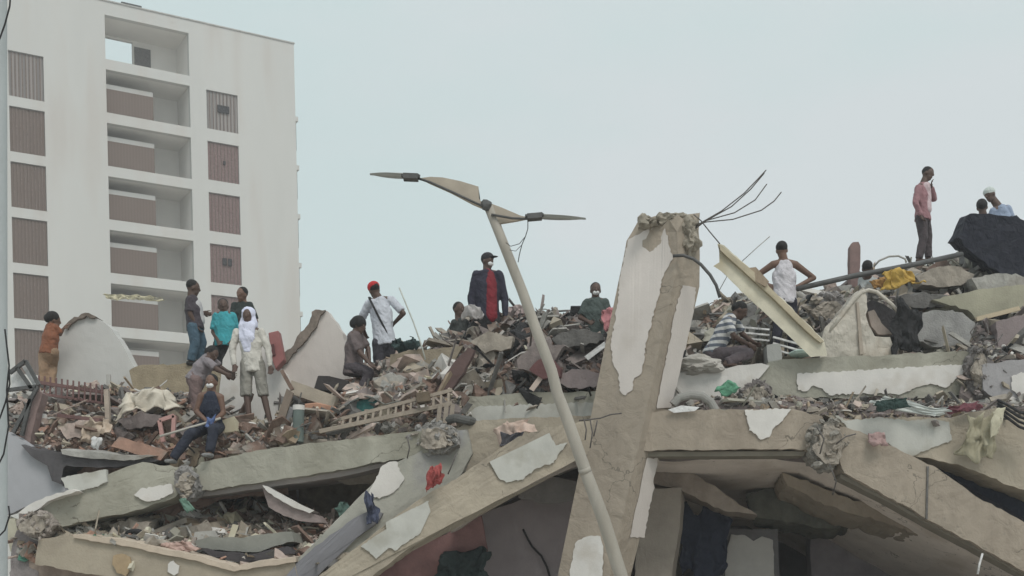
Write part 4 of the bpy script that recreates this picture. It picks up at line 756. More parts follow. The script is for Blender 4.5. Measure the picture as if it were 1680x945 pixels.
MB().sheet([[P(568 + 90 * u / 14, 664 - 15 * math.sin(math.pi * min(1, u / 10)) + v * 2.2 - (u > 9) * (u - 9) * 1.5, 16.5 + .1 * v + .03 * math.sin(u * 1.7)) for v in range(6)] for u in range(15)]).build('cover', mat('cov', (.52, .56, .56), .08, 4), tl, smooth=True)
tr = empty('metal_truss', P(640, 700, 16.3), 'rusty ladder like truss lying aslant on the middle heap', 'truss')
tm = mat('truss_m', (.30, .255, .21), .2, 6)
A0, A1 = P(558, 688, 16.25), P(742, 640, 16.35); B0, B1 = P(524, 708, 16.2), P(742, 662, 16.3)
MB().bar(A0, A1, .06, .045).build('rail', tm, tr); MB().bar(B0, B1, .06, .055).build('rail', tm, tr)
for i in range(15):
    t = (i + .5) / 15; MB().bar(A0.lerp(A1, t), B0.lerp(B1, t * .86 + .14), .035, .03).build('rung', tm, tr)
piece('wooden_crate', 'small dark brown crate at the upper end of the ladder like truss', 'crate', MB().ext([(682, 644), (704, 641), (706, 658), (684, 661)], 16.15, (0, .2, 0), None, .004, 6, bevel=.01), mat('dbr', (.13, .1, .07), .2, 6))
for i, (x, l) in enumerate(((722, 'left'), (733, 'middle'), (743, 'right'))):
    plank('%s of the three short tan stubs below the truss end' % ('leftmost' if i == 0 else 'central' if i == 1 else 'rightmost'), (x, 664), (x - 3, 694), 16.25, .055, .05, tm, name='timber_stub', cat='stub')
piece('dented_pan', 'dark oval pan lying behind the flat tan beam stub', 'pan', MB().tube([P(730, 690, 16.3), P(748, 686, 16.2), P(768, 690, 16.2), P(776, 692, 16.3)], .06, 10), mat('pan', (.1, .1, .095), .2, 5))
plank('pale plank leaning on the right of the ridge beside the lamp pole', (872, 640), (898, 604), 16.95, .07, .04, mat('pale_pl', (.52, .43, .38), .1, 5))
plank('white slat lying across the ridge left of the column', (962, 588), (994, 564), 17.1, .07, .04, WHITE, name='wooden_lath', cat='lath')
plank('thin pale slat leaning on the ridge below the red jacket', (806, 565), (826, 543), 17.5, .035, .03, mat('pale_sl', (.42, .4, .38), .1, 5), name='wooden_lath', cat='lath')
plank('yellowish wood strip on the khaki concrete slab', (1602, 524), (1672, 506), 17.1, .06, .05, mat('yw', (.5, .42, .3), .1, 5), name='wooden_lath', cat='lath')
plank('white slat lying among the lower left rubble under the tilting beam', (128, 850), (146, 866), 15.4, .05, .03, mat('yw2', (.55, .46, .38), .1, 5), name='wooden_lath', cat='lath')
# grey bag, curled pipe, crates right of column
piece('stone_sack', 'pale grey lumpy sack under the person in the striped shirt', 'sack', MB().rock(P(1146, 600, 16.3), (.58, .4, .26), 5, 4, .3), mat('sack', (.42, .40, .37), .1, 4))
piece('curved_duct', 'bent grey duct lying at the foot of the tilted column', 'duct', MB().tube([P(x, y, 15.6) for x, y in ((1104, 664), (1114, 653), (1132, 648), (1152, 650), (1166, 660), (1174, 674))], .055, 12), mat('duct', (.27, .265, .25), .15, 4))
piece('paper_scrap', 'flat white sheet of paper beneath the bent grey duct', 'paper', MB().ext([(1096, 672), (1118, 665), (1148, 668), (1140, 674), (1106, 677)], 15.45, (0, .02, 0), None, .003, 3), WHITE)
cl_ = empty('plastic_crate', P(1210, 540, 17), 'white slatted plastic crate behind the person in the striped shirt', 'crate')
for i in range(3): MB().bar(P(1206, 536 + i * 9, 16.95), P(1262, 541 + i * 9, 16.95), .04, .022).build('slat', WHITE, cl_)
for i in range(4): MB().bar(P(1208 + i * 18, 534, 17.0), P(1208 + i * 18, 563, 17.0), .04, .03).build('upright', METALD, cl_)
cl_ = empty('plastic_crate', P(1290, 560, 17), 'white broken crate at the feet of the person in the white tank top', 'crate')
for i in range(3): MB().bar(P(1268, 553 + i * 10, 16.8), P(1312, 565 + i * 10, 16.8), .04, .022).build('slat', WHITE, cl_)
for i in range(3): MB().bar(P(1270 + i * 19, 552 + i * 5, 16.85), P(1270 + i * 19, 580 + i * 4, 16.85), .04, .03).build('upright', METALD, cl_)
piece('concrete_block', 'pale grey block between the striped shirt and the broad plastered beam', 'block', MB().ext([(1258, 566), (1280, 564), (1283, 592), (1260, 594)], 16.7, (0, .25, 0), (8, .8), .006, 7), mat('pgb', (.42, .43, .42), .1, 5))
piece('plastic_basin', 'shallow whitish green basin right below the cream board', 'basin', MB().rock(P(1315, 580, 16.55), (.34, .3, .1), 9, 3, .1), mat('basin', (.5, .62, .57), .05, 5))
rocks('concrete_chunk', 'loose dark concrete lumps behind the cream board right of the tank top', 'concrete lumps', (1322, 482, 1396, 538), 17.6, 40, (.12, .3), mat('chunkr', (.25, .235, .23), .3, 7, .95, .6), 81)
# lower left cavity
wallf('curved grey foam slab in the lower left cavity', [(318, 888), (345, 880), (400, 882), (440, 876), (478, 872), (482, 888), (450, 896), (420, 906), (370, 904), (326, 898)], 15.3, mat('foam', (.24, .24, .215), .15, 4), 82, th=.6, rough=(10, 1.5))
wallf('dark rubber sheet below the curved grey foam slab', [(322, 898), (370, 906), (420, 908), (470, 896), (480, 908), (440, 918), (390, 922), (345, 912)], 15.15, mat('rubber', (.06, .055, .06), .2, 4), 83, th=.5, rough=(10, 1))
wallf('white topped masonry shard tilted in the lower left cavity', [(430, 800), (440, 806), (480, 830), (520, 845), (530, 858), (500, 856), (465, 846), (440, 832)], 15.8, mat('shard', (.27, .22, .21), .25, 8), 84, th=.3, rough=(7, 1.2))
piece('plaster_strip', 'white strip on the upper edge of the tilted masonry shard', 'plaster strip', MB().ext([(430, 796), (440, 798), (482, 822), (516, 838), (508, 842), (476, 830), (440, 808)], 15.74, (0, .4, 0), (7, .8), .005, 8), PLAST)
piece('car_tyre', 'black tyre half buried in the pinkish rubble bed', 'tyre', MB().tube([P(222 + 14 * math.cos(a), 878 + 6.5 * math.sin(a), 15.35 + .12 * math.sin(a)) for a in [2 * math.pi * k / 20 for k in range(21)]], .033, 8), BLACK)
# right hand wires
tubeobj('cable_bundle', 'bundle of dark cables sagging over the slab at the right edge', 'cables', [[(1636, 656 + k * 5, 15.3), (1652, 664 + k * 7, 15.25), (1672, 676 + k * 8, 15.2), (1700, 684 + k * 9, 15.2)] for k in range(4)], .018, BLACK)
tubeobj('hanging_rod', 'short pale rod dangling below the beam at the lower right', 'rod', [[(1612, 908, 15.2), (1607, 925, 15.2), (1604, 942, 15.2)]], .014, WHITE)
# ---------------------------------------------------------------- people
class Blob:
    """overlapping tapered limbs fused into one continuous skin by a voxel remesh"""
    def __init__(s): s.mb = MB()
    def cap(s, p0, p1, r0, r1, side=(1, 0, 0), flat=False):
        p0 = Vector(p0); p1 = Vector(p1); r0 = r0 if isinstance(r0, tuple) else (r0, r0); r1 = r1 if isinstance(r1, tuple) else (r1, r1)
        d = p1 - p0; L = max(d.length, 1e-4); z = d / L if d.length > 1e-4 else Vector((0, 0, 1)); x = Vector(side); x = x - z * x.dot(z)
        x = x.normalized() if x.length > .05 else z.orthogonal().normalized(); y = z.cross(x); V = []; n = 14; prof = []
        m0 = min(r0); m1 = min(r1)
        for k in range(4): a = math.pi / 2 * k / 4; prof.append((-m0 * math.cos(a), math.sin(a), r0))
        for k in range(0, 4): t = k / 3; prof.append((L * t, 1, (r0[0] + (r1[0] - r0[0]) * t, r0[1] + (r1[1] - r0[1]) * t)))
        for k in range(1, 5): a = math.pi / 2 * k / 4; prof.append((L + m1 * math.sin(a), math.cos(a) if k < 4 else 0, r1))
        if flat: prof = prof[:8] + [(L + .012, .97, r1), (L + .016, .5, r1)]
        prof = prof[1:]; prof[-1] = (prof[-1][0], .02, r1)
        for h, sc, rr in prof:
            for j in range(n):
                a = 2 * math.pi * j / n; V.append(p0 + z * h + (x * math.cos(a) * rr[0] + y * math.sin(a) * rr[1]) * sc)
        k = len(prof); Fc = [(i * n + j, i * n + (j + 1) % n, (i + 1) * n + (j + 1) % n, (i + 1) * n + j) for i in range(k - 1) for j in range(n)]
        Fc += [tuple(range(n))[::-1], tuple(range((k - 1) * n, k * n))]; s.mb.add(V, Fc); return s
    def ell(s, c, r, f=(0, -1, 0), up=(0, 0, 1)):
        """ellipsoid radii (side, front, up)"""
        up = Vector(up).normalized(); f = Vector(f); f = (f - up * f.dot(up)).normalized(); sd = f.cross(up); bm = bmesh.new(); bmesh.ops.create_uvsphere(bm, u_segments=16, v_segments=10, radius=1)
        V = [Vector(c) + sd * v.co.x * r[0] + f * v.co.y * r[1] + up * v.co.z * r[2] for v in bm.verts]; bm.verts.index_update(); s.mb.add(V, [tuple(v.index for v in q.verts) for q in bm.faces]); bm.free(); return s
    def build(s, name, m_, parent=None, origin=None, vox=.012, sm=2, wr=0, seed=0):
        ob = s.mb.build(name, m_, parent, origin)
        md = ob.modifiers.new('r', 'REMESH'); md.mode = 'VOXEL'; md.voxel_size = vox
        ms_ = ob.modifiers.new('s', 'SMOOTH'); ms_.factor = .5; ms_.iterations = sm
        C.view_layer.update(); dg = C.evaluated_depsgraph_get(); me = bpy.data.meshes.new_from_object(ob.evaluated_get(dg)); ob.modifiers.clear(); old = ob.data
        ob.data = me; bpy.data.meshes.remove(old); me.name = name
        if wr:
            for v in me.vertices:
                q = v.co * 9 + Vector((seed, 0, 0)); v.co += v.normal * (noise.noise(Vector((q.x * 1.3 + q.z * .5, q.y * 1.3, q.z * .7))) * wr + noise.noise(Vector((q.x * 3 + q.z * 1.6, q.y * 3, q.z * 1.2))) * wr * .8)
        me.polygons.foreach_set('use_smooth', [True] * len(me.polygons))
        if not me.materials: me.materials.append(m_)
        return ob
def person(label, Y, j, face=(0, -1, 0), skin=SKIN, top=None, sleeves='short', bottom=None, legs='long', hair=True, look=None, extras=(), build=1.0, shoes=None, big_hair=0, top_long=0, vox=.0095):
    """j: joints in photo pixels (px, py[, depth offset m]); missing legs hang below the hip behind the rubble"""
    J = {}
    for k, v in j.items(): J[k] = P(v[0], v[1], Y + (v[2] if len(v) > 2 else 0))
    f = Vector(face).normalized(); side = Vector((f.y, -f.x, 0)) * -1         # person's left seen along side
    look = Vector(look).normalized() if look else f
    if 'pe' not in J: J['pe'] = (J['sl'] + J['sr']) / 2 - Vector((0, 0, .52))
    m0 = (J['sl'] + J['sr']) / 2
    for s_ in 'lr': J['s' + s_] = m0 + (J['s' + s_] - m0) * .86
    J['he'] = J['he'] - (J['he'] - m0).normalized() * .022
    pe = J['pe']
    for s_, sg in (('l', -1), ('r', 1)):
        hip = pe + (J['s' + s_] - (J['sl'] + J['sr']) / 2).normalized() * .085
        hip.z = pe.z - .04; J['h' + s_] = J.get('h' + s_, hip)
        if 'k' + s_ not in J: J['k' + s_] = J['h' + s_] + Vector((0, 0, -.44))
        if 'a' + s_ not in J: J['a' + s_] = J['k' + s_] + Vector((0, 0, -.42))
        if 'e' + s_ not in J: J['e' + s_] = J['s' + s_] + Vector((0, 0, -.28))
        if 'w' + s_ not in J: J['w' + s_] = J['e' + s_] + Vector((0, 0, -.25))
    mid = (J['sl'] + J['sr']) / 2; up = (mid - pe).normalized(); sv_ = (J['sr'] - J['sl']); hv = J['he']
    neck = mid + up * .03; hup = (hv - neck).normalized(); hup = (hup + Vector((0, 0, .8))).normalized()
    b = build; sd_ = (side - up * side.dot(up)).normalized()
    chest = mid - up * .16; waist = pe.lerp(mid, .33)
    origin = (J['al'] + J['ar']) / 2; origin.z = min(J['al'].z, J['ar'].z) - .07
    B = Blob()
    # head, face
    hf = (look - hup * look.dot(hup)).normalized(); hs = hf.cross(hup)
    B.ell(hv + hup * .015, (.077, .096, .1), hf, hup).ell(hv - hup * .05 + hf * .02, (.056, .068, .066), hf, hup).ell(hv - hup * .095 + hf * .052, (.03, .026, .024), hf, hup)
    B.ell(hv - hup * .022 + hf * .098, (.016, .02, .02), hf, hup).cap(hv + hup * .02 + hf * .09, hv - hup * .02 + hf * .1, .009, .013).ell(hv - hup * .062 + hf * .082, (.024, .012, .013), hf, hup)
    for e in (-1, 1): B.ell(hv + hs * e * .075 - hup * .01 - hf * .005, (.01, .02, .03), hf, hup).cap(hv + hup * .03 + hf * .088 + hs * e * .012, hv + hup * .028 + hf * .075 + hs * e * .045, .009, .007)
    B.cap(hv - hup * .06 - hf * .02, neck - up * .03, .056, .07)
    B.cap(mid - up * .01, chest, (.10 * b, .07 * b), (.145 * b, .105 * b), sd_).cap(chest, waist, (.14 * b, .1 * b), (.12 * b, .09 * b), sd_).cap(waist, pe, (.12 * b, .09 * b), (.14 * b, .105 * b), sd_)
    hands = {}
    for s_ in 'lr':
        S, E, W = J['s' + s_], J['e' + s_], J['w' + s_]
        B.cap(neck - up * .0, S, .058, .052 * b).cap(S, E, .05 * b, .038 * b).cap(E, W, .038 * b, .026)
        d = (W - E).normalized(); pl = (f if abs(d.dot(f)) < .8 else side); pl = (pl - d * pl.dot(d)).normalized(); q = d.cross(pl)
        pc = W + d * .045; B.cap(W, W + d * .07, (.03, .018), (.038, .015), q)
        for i_, (o_, L_) in enumerate(((-.030, .062), (-.011, .075), (.009, .070), (.028, .054))):
            r0 = W + d * .075 + q * o_; r1 = r0 + d * L_ * .55 + pl * .012 + q * o_ * .25; r2 = r1 + d * L_ * .4 + pl * .03; B.cap(r0, r1, .0095, .0088).cap(r1, r2, .0088, .0075)
        t0 = W + d * .02 - q * .025; B.cap(t0, t0 + d * .035 - q * .028 + pl * .01, .012, .010).cap(t0 + d * .035 - q * .028 + pl * .01, t0 + d * .065 - q * .03 + pl * .03, .010, .008)
        H, K, A = J['h' + s_], J['k' + s_], J['a' + s_]
        B.cap(pe, H, .09 * b, .088 * b).cap(H, K, .085 * b, .056 * b).cap(K, A, .056 * b, .036); calf = K.lerp(A, .3) - f * .018; B.cap(calf, K.lerp(A, .55), .05 * b, .038)
        toe = A + f * .13 + Vector((0, 0, -.045)); B.cap(A - f * .03 + Vector((0, 0, -.03)), toe, (.036, .03), (.042, .018), side)
    body = B.build('person', skin, None, tuple(origin), vox, 2); body['_o'] = tuple(origin); tag(body, label, 'person')
    if top is not None:
        T = Blob(); g_ = .022
        T.cap(mid - up * .01, chest, (.11 * b, .075 * b + g_), (.145 * b + g_, .108 * b + g_), sd_).cap(chest, waist, (.15 * b + g_, .105 * b + g_), (.135 * b + g_, .098 * b + g_), sd_).cap(waist, pe - up * (.05 + top_long), (.135 * b + g_, .098 * b + g_), (.148 * b + g_, .115 * b + g_), sd_, True)
        for s_ in 'lr':
            S, E, W = J['s' + s_], J['e' + s_], J['w' + s_]
            if sleeves != 'none': T.cap(neck - up * .035, S, .06, .06 * b)
            else: T.cap(neck - up * .05, S.lerp(neck, .35), .05, .05 * b)
            if sleeves == 'short': T.cap(S, S.lerp(E, .8), .06 * b, .062 * b, side, True)
            if sleeves == 'long': T.cap(S, E, .066 * b, .054 * b).cap(E, E.lerp(W, .95), .054 * b, .04)
        T.build('shirt', top, body, None, .012, 3, .009, hash(label) % 17 if False else len(label))
    if bottom is not None:
        T = Blob(); g_ = .016
        T.cap(pe + up * .06, pe - up * .02, (.14 * b + g_, .1 * b + g_), (.145 * b + g_, .108 * b + g_), sd_)
        for s_ in 'lr':
            H, K, A = J['h' + s_], J['k' + s_], J['a' + s_]; T.cap(pe, H, .098 * b, .1 * b)
            if legs == 'short': T.cap(H, K + (K - H).normalized() * .06, .1 * b, .088 * b, side, True)
            else: T.cap(H, K, .1 * b, .076 * b).cap(K, A + (K - A).normalized() * .01, .074 * b, .062, side, True)
        T.build('shorts' if legs == 'short' else 'trousers', bottom, body, None, .012, 2, .008, len(label) + 3)
    for s_ in 'lr':
        A = J['a' + s_]
        if shoes: T = Blob(); T.cap(A - f * .035 + Vector((0, 0, -.035)), A + f * .14 + Vector((0, 0, -.05)), (.043, .036), (.048, .026), side).build('shoe', shoes, body, None, .01, 1)
    if hair:
        T = Blob(); T.ell(hv + hup * .04 - hf * .018, (.082 + big_hair, .094 + big_hair, .088 + big_hair), hf, hup)
        if big_hair: T.ell(hv - hf * (.07 + big_hair) + hup * .02, (.07, .06, .07), hf, hup)
        T.build('hair', HAIR, body, None, .01, 1, .004)
    for e in (-1, 1): MB().rock(hv + hup * .012 + hf * .078 + hs * e * .03, (.022, .02, .012), 1, 2, 0).build('eye', EYEW, body, smooth=True)
    J.update(hv=hv, hf=hf, hs=hs, hup=hup, up=up, f=f, side=side, mid=mid, chest=chest, neck=neck)
    for e in extras: e(body, J)
    return body
def cap_hat(m_, brim=True):
    def g_(body, J):
        T = Blob(); h, u, f_, s_ = J['hv'], J['hup'], J['hf'], J['hs']
        T.ell(h + u * .052 - f_ * .005, (.09, .106, .082), f_, u); 
        if brim: T.cap(h + u * .055 + f_ * .08 - s_ * .03, h + u * .045 + f_ * .165, (.06, .01), (.045, .008), s_)
        T.build('cap', m_, body, None, .008, 1)
    return g_
def mask(m_):
    def g_(body, J): Blob().ell(J['hv'] - J['hup'] * .052 + J['hf'] * .062, (.052, .042, .036), J['hf'], J['hup']).build('face_mask', m_, body, None, .008, 1)
    return g_
jeans = plain('blue_jeans', (.055, .10, .14)); dkjean = plain('dark_jeans', (.03, .035, .055)); greyt = plain('grey_trousers', (.05, .048, .06)); tee_w = plain('pale_tee', (.52, .54, .60))
# 1 orange top on the left
person('person in a rust orange top climbing beside the rounded pale wall slab', 18.3, dict(he=(88, 523), sl=(80, 537, .05), sr=(92, 538, -.05), pe=(80, 575), el=(74, 558), er=(98, 548), wl=(76, 578), wr=(103, 541), kl=(72, 605), kr=(86, 600, .1), al=(70, 640), ar=(84, 634)), face=(.8, .5, 0), skin=SKIN2, top=plain('rust_top', (.22, .085, .045)), sleeves='short', bottom=plain('tan_tr', (.3, .2, .13)), big_hair=.01)
# 2 jeans
def vest_front(body, J):
    Blob().cap(J['mid'] - J['up'] * .08 + J['f'] * .05, J['pe'] + J['up'] * .08 + J['f'] * .05, (.12, .1), (.12, .1), J['side']).build('shirt_front', plain('lt_grey', (.45, .44, .45)), body, None, .012, 1, .008)
person('person in blue jeans and a dark sleeved grey top standing on the tan chunk', 18.35, dict(he=(317, 470), sl=(311, 493, -.13), sr=(318, 492, .13), pe=(320, 535), el=(312, 515, -.15), er=(324, 512, .15), wl=(322, 533, -.12), wr=(334, 513, .05), kl=(320, 563, -.1), kr=(331, 562, .1), al=(313, 592, -.1), ar=(327, 590, .12)), face=(.95, .3, 0), top=plain('dk_top', (.05, .04, .05)), sleeves='short', bottom=jeans, shoes=plain('shoe_d', (.03, .03, .03)), extras=[vest_front])
# 3 turquoise
person('person in a turquoise T shirt behind the headscarf person', 18.7, dict(he=(366, 500), sl=(352, 519), sr=(384, 518), pe=(369, 562), el=(350, 545), er=(388, 545, .1), wl=(358, 560, -.15), wr=(380, 560, -.1), kl=(364, 605), kr=(376, 605), al=(364, 645), ar=(376, 645)), face=(.2, -1, 0), top=plain('turq', (.05, .33, .38)), bottom=BLACK)
# 4 black shirt behind
person('person in a black shirt standing furthest back beside the turquoise T shirt', 19.5, dict(he=(397, 481), sl=(383, 502, .1), sr=(412, 501), pe=(400, 548), el=(382, 530), er=(420, 528), wl=(388, 552), wr=(414, 552)), face=(-.5, -.9, 0), skin=SKIN2, top=plain('blk_top', (.022, .03, .028)), bottom=BLACK)
# 5 headscarf
def scarf(body, J):
    T = Blob(); h, u, f_, s_ = J['hv'], J['hup'], J['hf'], J['hs']
    T.ell(h + u * .035 - f_ * .02, (.102, .105, .105), f_, u).cap(h - u * .02 - f_ * .03 - s_ * .06, h - u * .13 - s_ * .07, .05, .06).cap(h - u * .02 - f_ * .03 + s_ * .06, h - u * .13 + s_ * .07, .05, .06)
    T.cap(h - u * .13 + f_ * .02 - s_ * .05, h - u * .13 + f_ * .02 + s_ * .05, .06, .06)
    T.cap(h - u * .14 + f_ * .06, h - u * .34 + f_ * .09, (.13, .045), (.11, .045), J['side']).cap(h - u * .34 + f_ * .09, h - u * .5 + f_ * .09, (.10, .04), (.055, .03), J['side'])
    T.build('headscarf', plain('scarf_w', (.62, .64, .78)), body, None, .011, 2, .010, 4)
cream_sw = plain('cream_sweater', (.52, .50, .46))
person('person in a white headscarf, cream sweater and grey shorts standing on the ledge', 16.95, dict(he=(407, 516), sl=(386, 545), sr=(432, 545), pe=(414, 592), el=(381, 573), er=(440, 573), wl=(384, 598, -.08), wr=(443, 600, -.05), kl=(404, 642, -.03), kr=(431, 642, -.03), al=(410, 694, -.1), ar=(444, 696, -.1)), face=(-.12, -1, 0), top=cream_sw, sleeves='long', bottom=plain('grey_shorts', (.24, .23, .205)), legs='short', hair=False, extras=[scarf], shoes=plain('sandal', (.25, .2, .17)), top_long=.1, build=.9)
# 6 bending
person('person in a dull mauve shirt bending forward above the seated figure in navy', 17.1, dict(he=(349, 580), sl=(338, 592, -.14), sr=(344, 588, .16), pe=(322, 622), el=(356, 606, -.16), er=(362, 603, .18), wl=(370, 613, -.2), wr=(374, 610, .1), kl=(322, 658, -.1), kr=(316, 660, .12), al=(312, 700, -.1), ar=(308, 700, .1)), face=(.9, -.35, 0), look=(.8, -.5, -.5), top=plain('mauve_sh', (.23, .205, .22)), bottom=plain('br_tr', (.17, .12, .115)), big_hair=.004)
# 7 seated navy
seat = person('person in a navy vest and dark jeans sitting on the beam edge holding a stick', 16.35, dict(he=(347, 625), sl=(328, 650), sr=(364, 652), pe=(346, 696, .1), el=(322, 675), er=(366, 678), wl=(340, 692, -.25), wr=(352, 690, -.25), kl=(312, 713, -.45), kr=(350, 706, -.45), al=(284, 752, -.5), ar=(344, 742, -.5)), face=(-.25, -1, 0), look=(-.1, -1, -.45), skin=SKIN2, top=plain('navy_v', (.018, .024, .045)), sleeves='none', bottom=plain('navy_j', (.018, .022, .038)), shoes=plain('shoe_g', (.2, .2, .2)), extras=[mask(WHITE)])
tubeobj('walking_stick', 'pale stick held across the knees of the seated figure in navy', 'stick', [[(262, 716, 15.85), (300, 705, 15.95), (345, 692, 16.05), (362, 686, 16.1)]], .016, mat('stick_p', (.42, .4, .36), .1, 5))
cloth('small blue cloth in the hands of the seated figure in navy', [(338, 686), (354, 684), (350, 704), (336, 700)], 15.98, plain('blue_h', (.10, .15, .32)), .04, seed=31, nu=8, nv=8)
# 8 crouching
person('crouching person with bushy dark hair and a brown grey dress beside the white shirt', 17.5, dict(he=(590, 532), sl=(575, 553, -.13), sr=(590, 550, .14), pe=(580, 600), el=(592, 580, -.2), er=(604, 572, .12), wl=(604, 594, -.22), wr=(606, 590, .05), kl=(606, 612, -.12), kr=(604, 610, .14), al=(590, 645, -.12), ar=(600, 648, .12)), face=(.9, -.4, 0), look=(.9, -.3, -.3), top=plain('br_dress', (.12, .095, .095)), sleeves='short', bottom=plain('dk_skirt', (.06, .05, .058)), big_hair=.022, top_long=.08)
# 9 white shirt red cap
def strap(body, J):
    a = J['sl'].lerp(J['mid'], .2) + J['up'] * .06 - J['f'] * .10; b = J['pe'] + J['side'] * 0 + (J['sr'] - J['mid']).normalized() * .12 - J['f'] * .125
    m_ = a.lerp(b, .5) - J['f'] * .018; MB().tube([a + J['f'] * .1 + J['up'] * .01, a, m_, b, b + J['f'] * .1 + (J['sr'] - J['mid']).normalized() * .06], .016, 6).build('bag_strap', BLACK, body, smooth=True)
person('person in a red cap and pale shirt with a black shoulder strap, seen from behind', 17.9, dict(he=(613, 474), sl=(602, 498, -.05), sr=(645, 492, .05), pe=(630, 560), el=(592, 525, .1), er=(662, 514), wl=(598, 545, .25), wr=(645, 532, .15), kl=(622, 602), kr=(638, 602, .1), al=(618, 640), ar=(634, 640, .1)), face=(.15, 1, 0), look=(-.5, .8, 0), top=tee_w, bottom=greyt, extras=[cap_hat(plain('red_cap', (.48, .02, .025)), False), strap], shoes=BLACK)
# 11 red jacket
def red_panel(body, J):
    s_ = (J['sr'] - J['mid']).normalized(); o = s_ * .035
    Blob().cap(J['mid'] - J['up'] * .01 + o + J['f'] * .035, J['chest'] + o + J['f'] * .055, (.065, .085), (.10, .095), J['side']).cap(J['chest'] + o + J['f'] * .055, J['pe'] + o + J['f'] * .055, (.10, .095), (.11, .105), J['side']).cap(J['neck'] + J['f'] * .03, J['mid'] + J['f'] * .05, .062, .06).build('red_panel', plain('jk_red', (.19, .014, .024)), body, None, .011, 2, .006)
person('person in a dark cap and navy jacket with a red front on the ridge', 18.3, dict(he=(800, 426), sl=(779, 451), sr=(821, 451), pe=(800, 522), el=(773, 490, .02), er=(828, 490, .02), wl=(776, 520, -.05), wr=(829, 518, -.05)), face=(.15, -1, 0), look=(.75, -.65, 0), skin=SKIN, top=plain('jk_navy', (.022, .022, .04)), sleeves='long', bottom=BLACK, extras=[cap_hat(plain('cap_d', (.03, .028, .033))), red_panel, mask(WHITE)], build=1.12)
# 12 dark crouching on ridge
person('person in dark clothes crouching low left of the red jacket', 18.3, dict(he=(753, 506), sl=(744, 530, -.1), sr=(764, 530, .12), pe=(752, 580), el=(742, 556), er=(774, 552), wl=(755, 566, -.2), wr=(780, 560, -.1), kl=(760, 570, -.3), kr=(765, 572, .1), al=(756, 605, -.2), ar=(766, 605, .1)), face=(.6, -.8, 0), skin=SKIN, top=plain('dk_c', (.03, .035, .034)), sleeves='short', bottom=BLACK)
# 13 masked
person('person in a dark shirt and white mask on the ridge left of the tilted column', 18.35, dict(he=(977, 474), sl=(960, 496), sr=(995, 496), pe=(977, 548), el=(952, 521), er=(1000, 521), wl=(966, 528, -.15), wr=(990, 526, -.15)), face=(.05, -1, 0), top=plain('tee_gd', (.06, .08, .075)), bottom=BLACK, extras=[mask(WHITE)])
# 14 striped
person('person in a white and grey striped shirt sitting bent over, right of the column', 16.75, dict(he=(1216, 508), sl=(1193, 527, -.16), sr=(1203, 521, .15), pe=(1170, 578), el=(1204, 552, -.24), er=(1218, 548, .2), wl=(1228, 565, -.2), wr=(1234, 560, .1), kl=(1228, 580, -.3), kr=(1232, 574, .25), al=(1192, 594, -.35), ar=(1200, 592, .1)), face=(1, -.15, 0), look=(1, -.2, -.5), top=stripes('striped', (.62, .62, .62), (.14, .16, .2), 11, 2), bottom=plain('mv_tr', (.13, .105, .115)), big_hair=.004)
# 15 tank top
person('person in a white tank top seen from behind with hands on hips', 16.95, dict(he=(1282, 408), sl=(1265, 434), sr=(1308, 434), pe=(1287, 492), el=(1236, 456, .1), er=(1335, 456, .1), wl=(1262, 468, .02), wr=(1308, 470, .02), kl=(1277, 538), kr=(1298, 538), al=(1268, 582), ar=(1302, 582)), face=(0, 1, 0), skin=SKIN2, top=plain('tank_w', (.58, .56, .60)), sleeves='none', bottom=plain('tr_nv', (.022, .022, .035)))
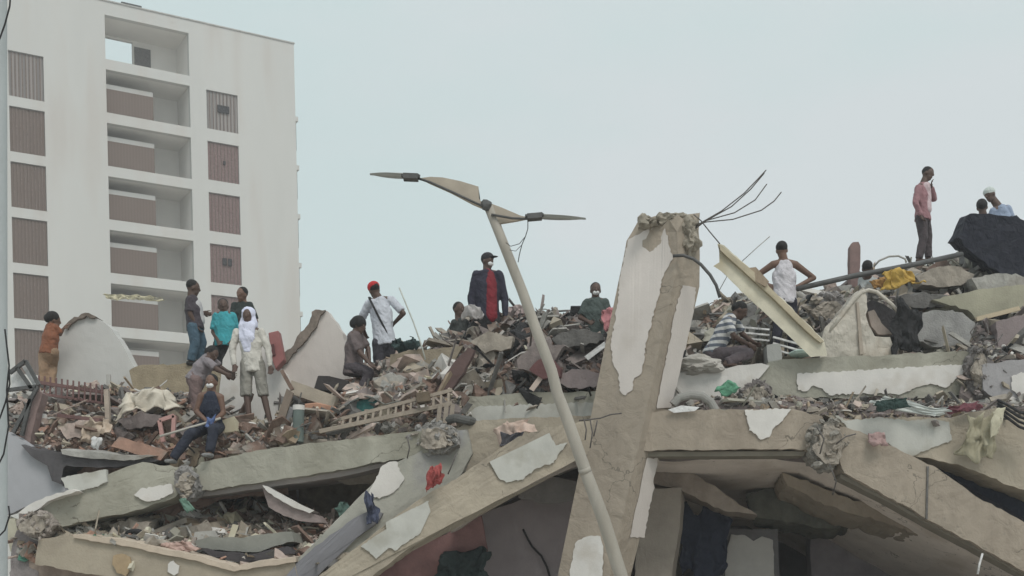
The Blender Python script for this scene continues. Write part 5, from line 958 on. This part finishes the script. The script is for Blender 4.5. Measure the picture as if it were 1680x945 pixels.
# 16 pink shirt
def collar(body, J):
    Blob().cap(J['mid'] + J['f'] * .06, J['pe'] + J['up'] * .12 + J['f'] * .07, (.10, .08), (.10, .08), J['side']).build('shirt_front', plain('pk_lt', (.56, .44, .46)), body, None, .012, 1, .006)
person('person in a pink shirt and dark trousers standing highest on the right ridge', 20.6, dict(he=(1523, 283), sl=(1506, 309, -.14), sr=(1520, 306, .14), pe=(1514, 357), el=(1502, 333, -.18), er=(1532, 326, .1), wl=(1510, 352, -.2), wr=(1529, 308, -.02), kl=(1515, 390, -.09), kr=(1522, 390, .1), al=(1508, 424, -.1), ar=(1523, 422, .1)), face=(.85, -.5, 0), look=(.8, -.6, -.3), top=plain('pk_dk', (.30, .16, .175)), sleeves='long', bottom=plain('tr_dk', (.07, .055, .06)), extras=[collar])
# 17 head behind pole
person('person lying low behind the long dark pole, only the dark head showing', 18.6, dict(he=(1423, 438), sl=(1412, 460, .1), sr=(1436, 462, .1), pe=(1424, 505, .4), kl=(1415, 530, .2), kr=(1435, 530, .2), al=(1415, 560, .5), ar=(1435, 560, .5)), face=(.3, 1, 0), top=plain('ltb', (.4, .42, .42)), bottom=BLACK)
# 18, 19
person('person in a white cap and light blue shirt hunched behind the navy mattress', 19.9, dict(he=(1623, 318), sl=(1628, 346, -.05), sr=(1655, 342), pe=(1645, 395), el=(1622, 370), er=(1664, 368), wl=(1618, 392), wr=(1660, 390)), face=(-.6, -.7, 0), look=(-.8, -.4, -.3), top=plain('ltblue', (.28, .34, .46)), bottom=BLACK, extras=[cap_hat(plain('cap_w', (.55, .6, .58)), False)], hair=False)
person('dark haired person in a white shirt directly behind the navy mattress', 19.3, dict(he=(1611, 338), sl=(1600, 361), sr=(1628, 359), pe=(1614, 410), el=(1594, 385), er=(1634, 382), wl=(1600, 405), wr=(1626, 405)), face=(.4, .9, 0), top=plain('wsh', (.5, .48, .47)), bottom=BLACK, big_hair=.006)
# ---------------------------------------------------------------- thin haze volume over the site, added to lift the dark tones
hz_ = MB().span((-60, -12, -1), (45, 110, 46)).build('haze', [bpy.data.materials.new('haze_air')], origin=(0, 0, -1))
hm = hz_.data.materials[0]; hm.use_nodes = True; hn = hm.node_tree.nodes; hn.clear()
pv = hn.new('ShaderNodeVolumePrincipled'); pv.inputs['Color'].default_value = (.92, .93, .95, 1); pv.inputs['Density'].default_value = .0022; pv.inputs['Anisotropy'].default_value = .1
ho = hn.new('ShaderNodeOutputMaterial'); hm.node_tree.links.new(pv.outputs[0], ho.inputs['Volume'])
tag(hz_, 'thin pale haze added over the rubble to lift its darks', 'haze', kind='stuff')
for o in bpy.data.objects:
    for k in ('_o', '_rot'):
        if k in o: del o[k]
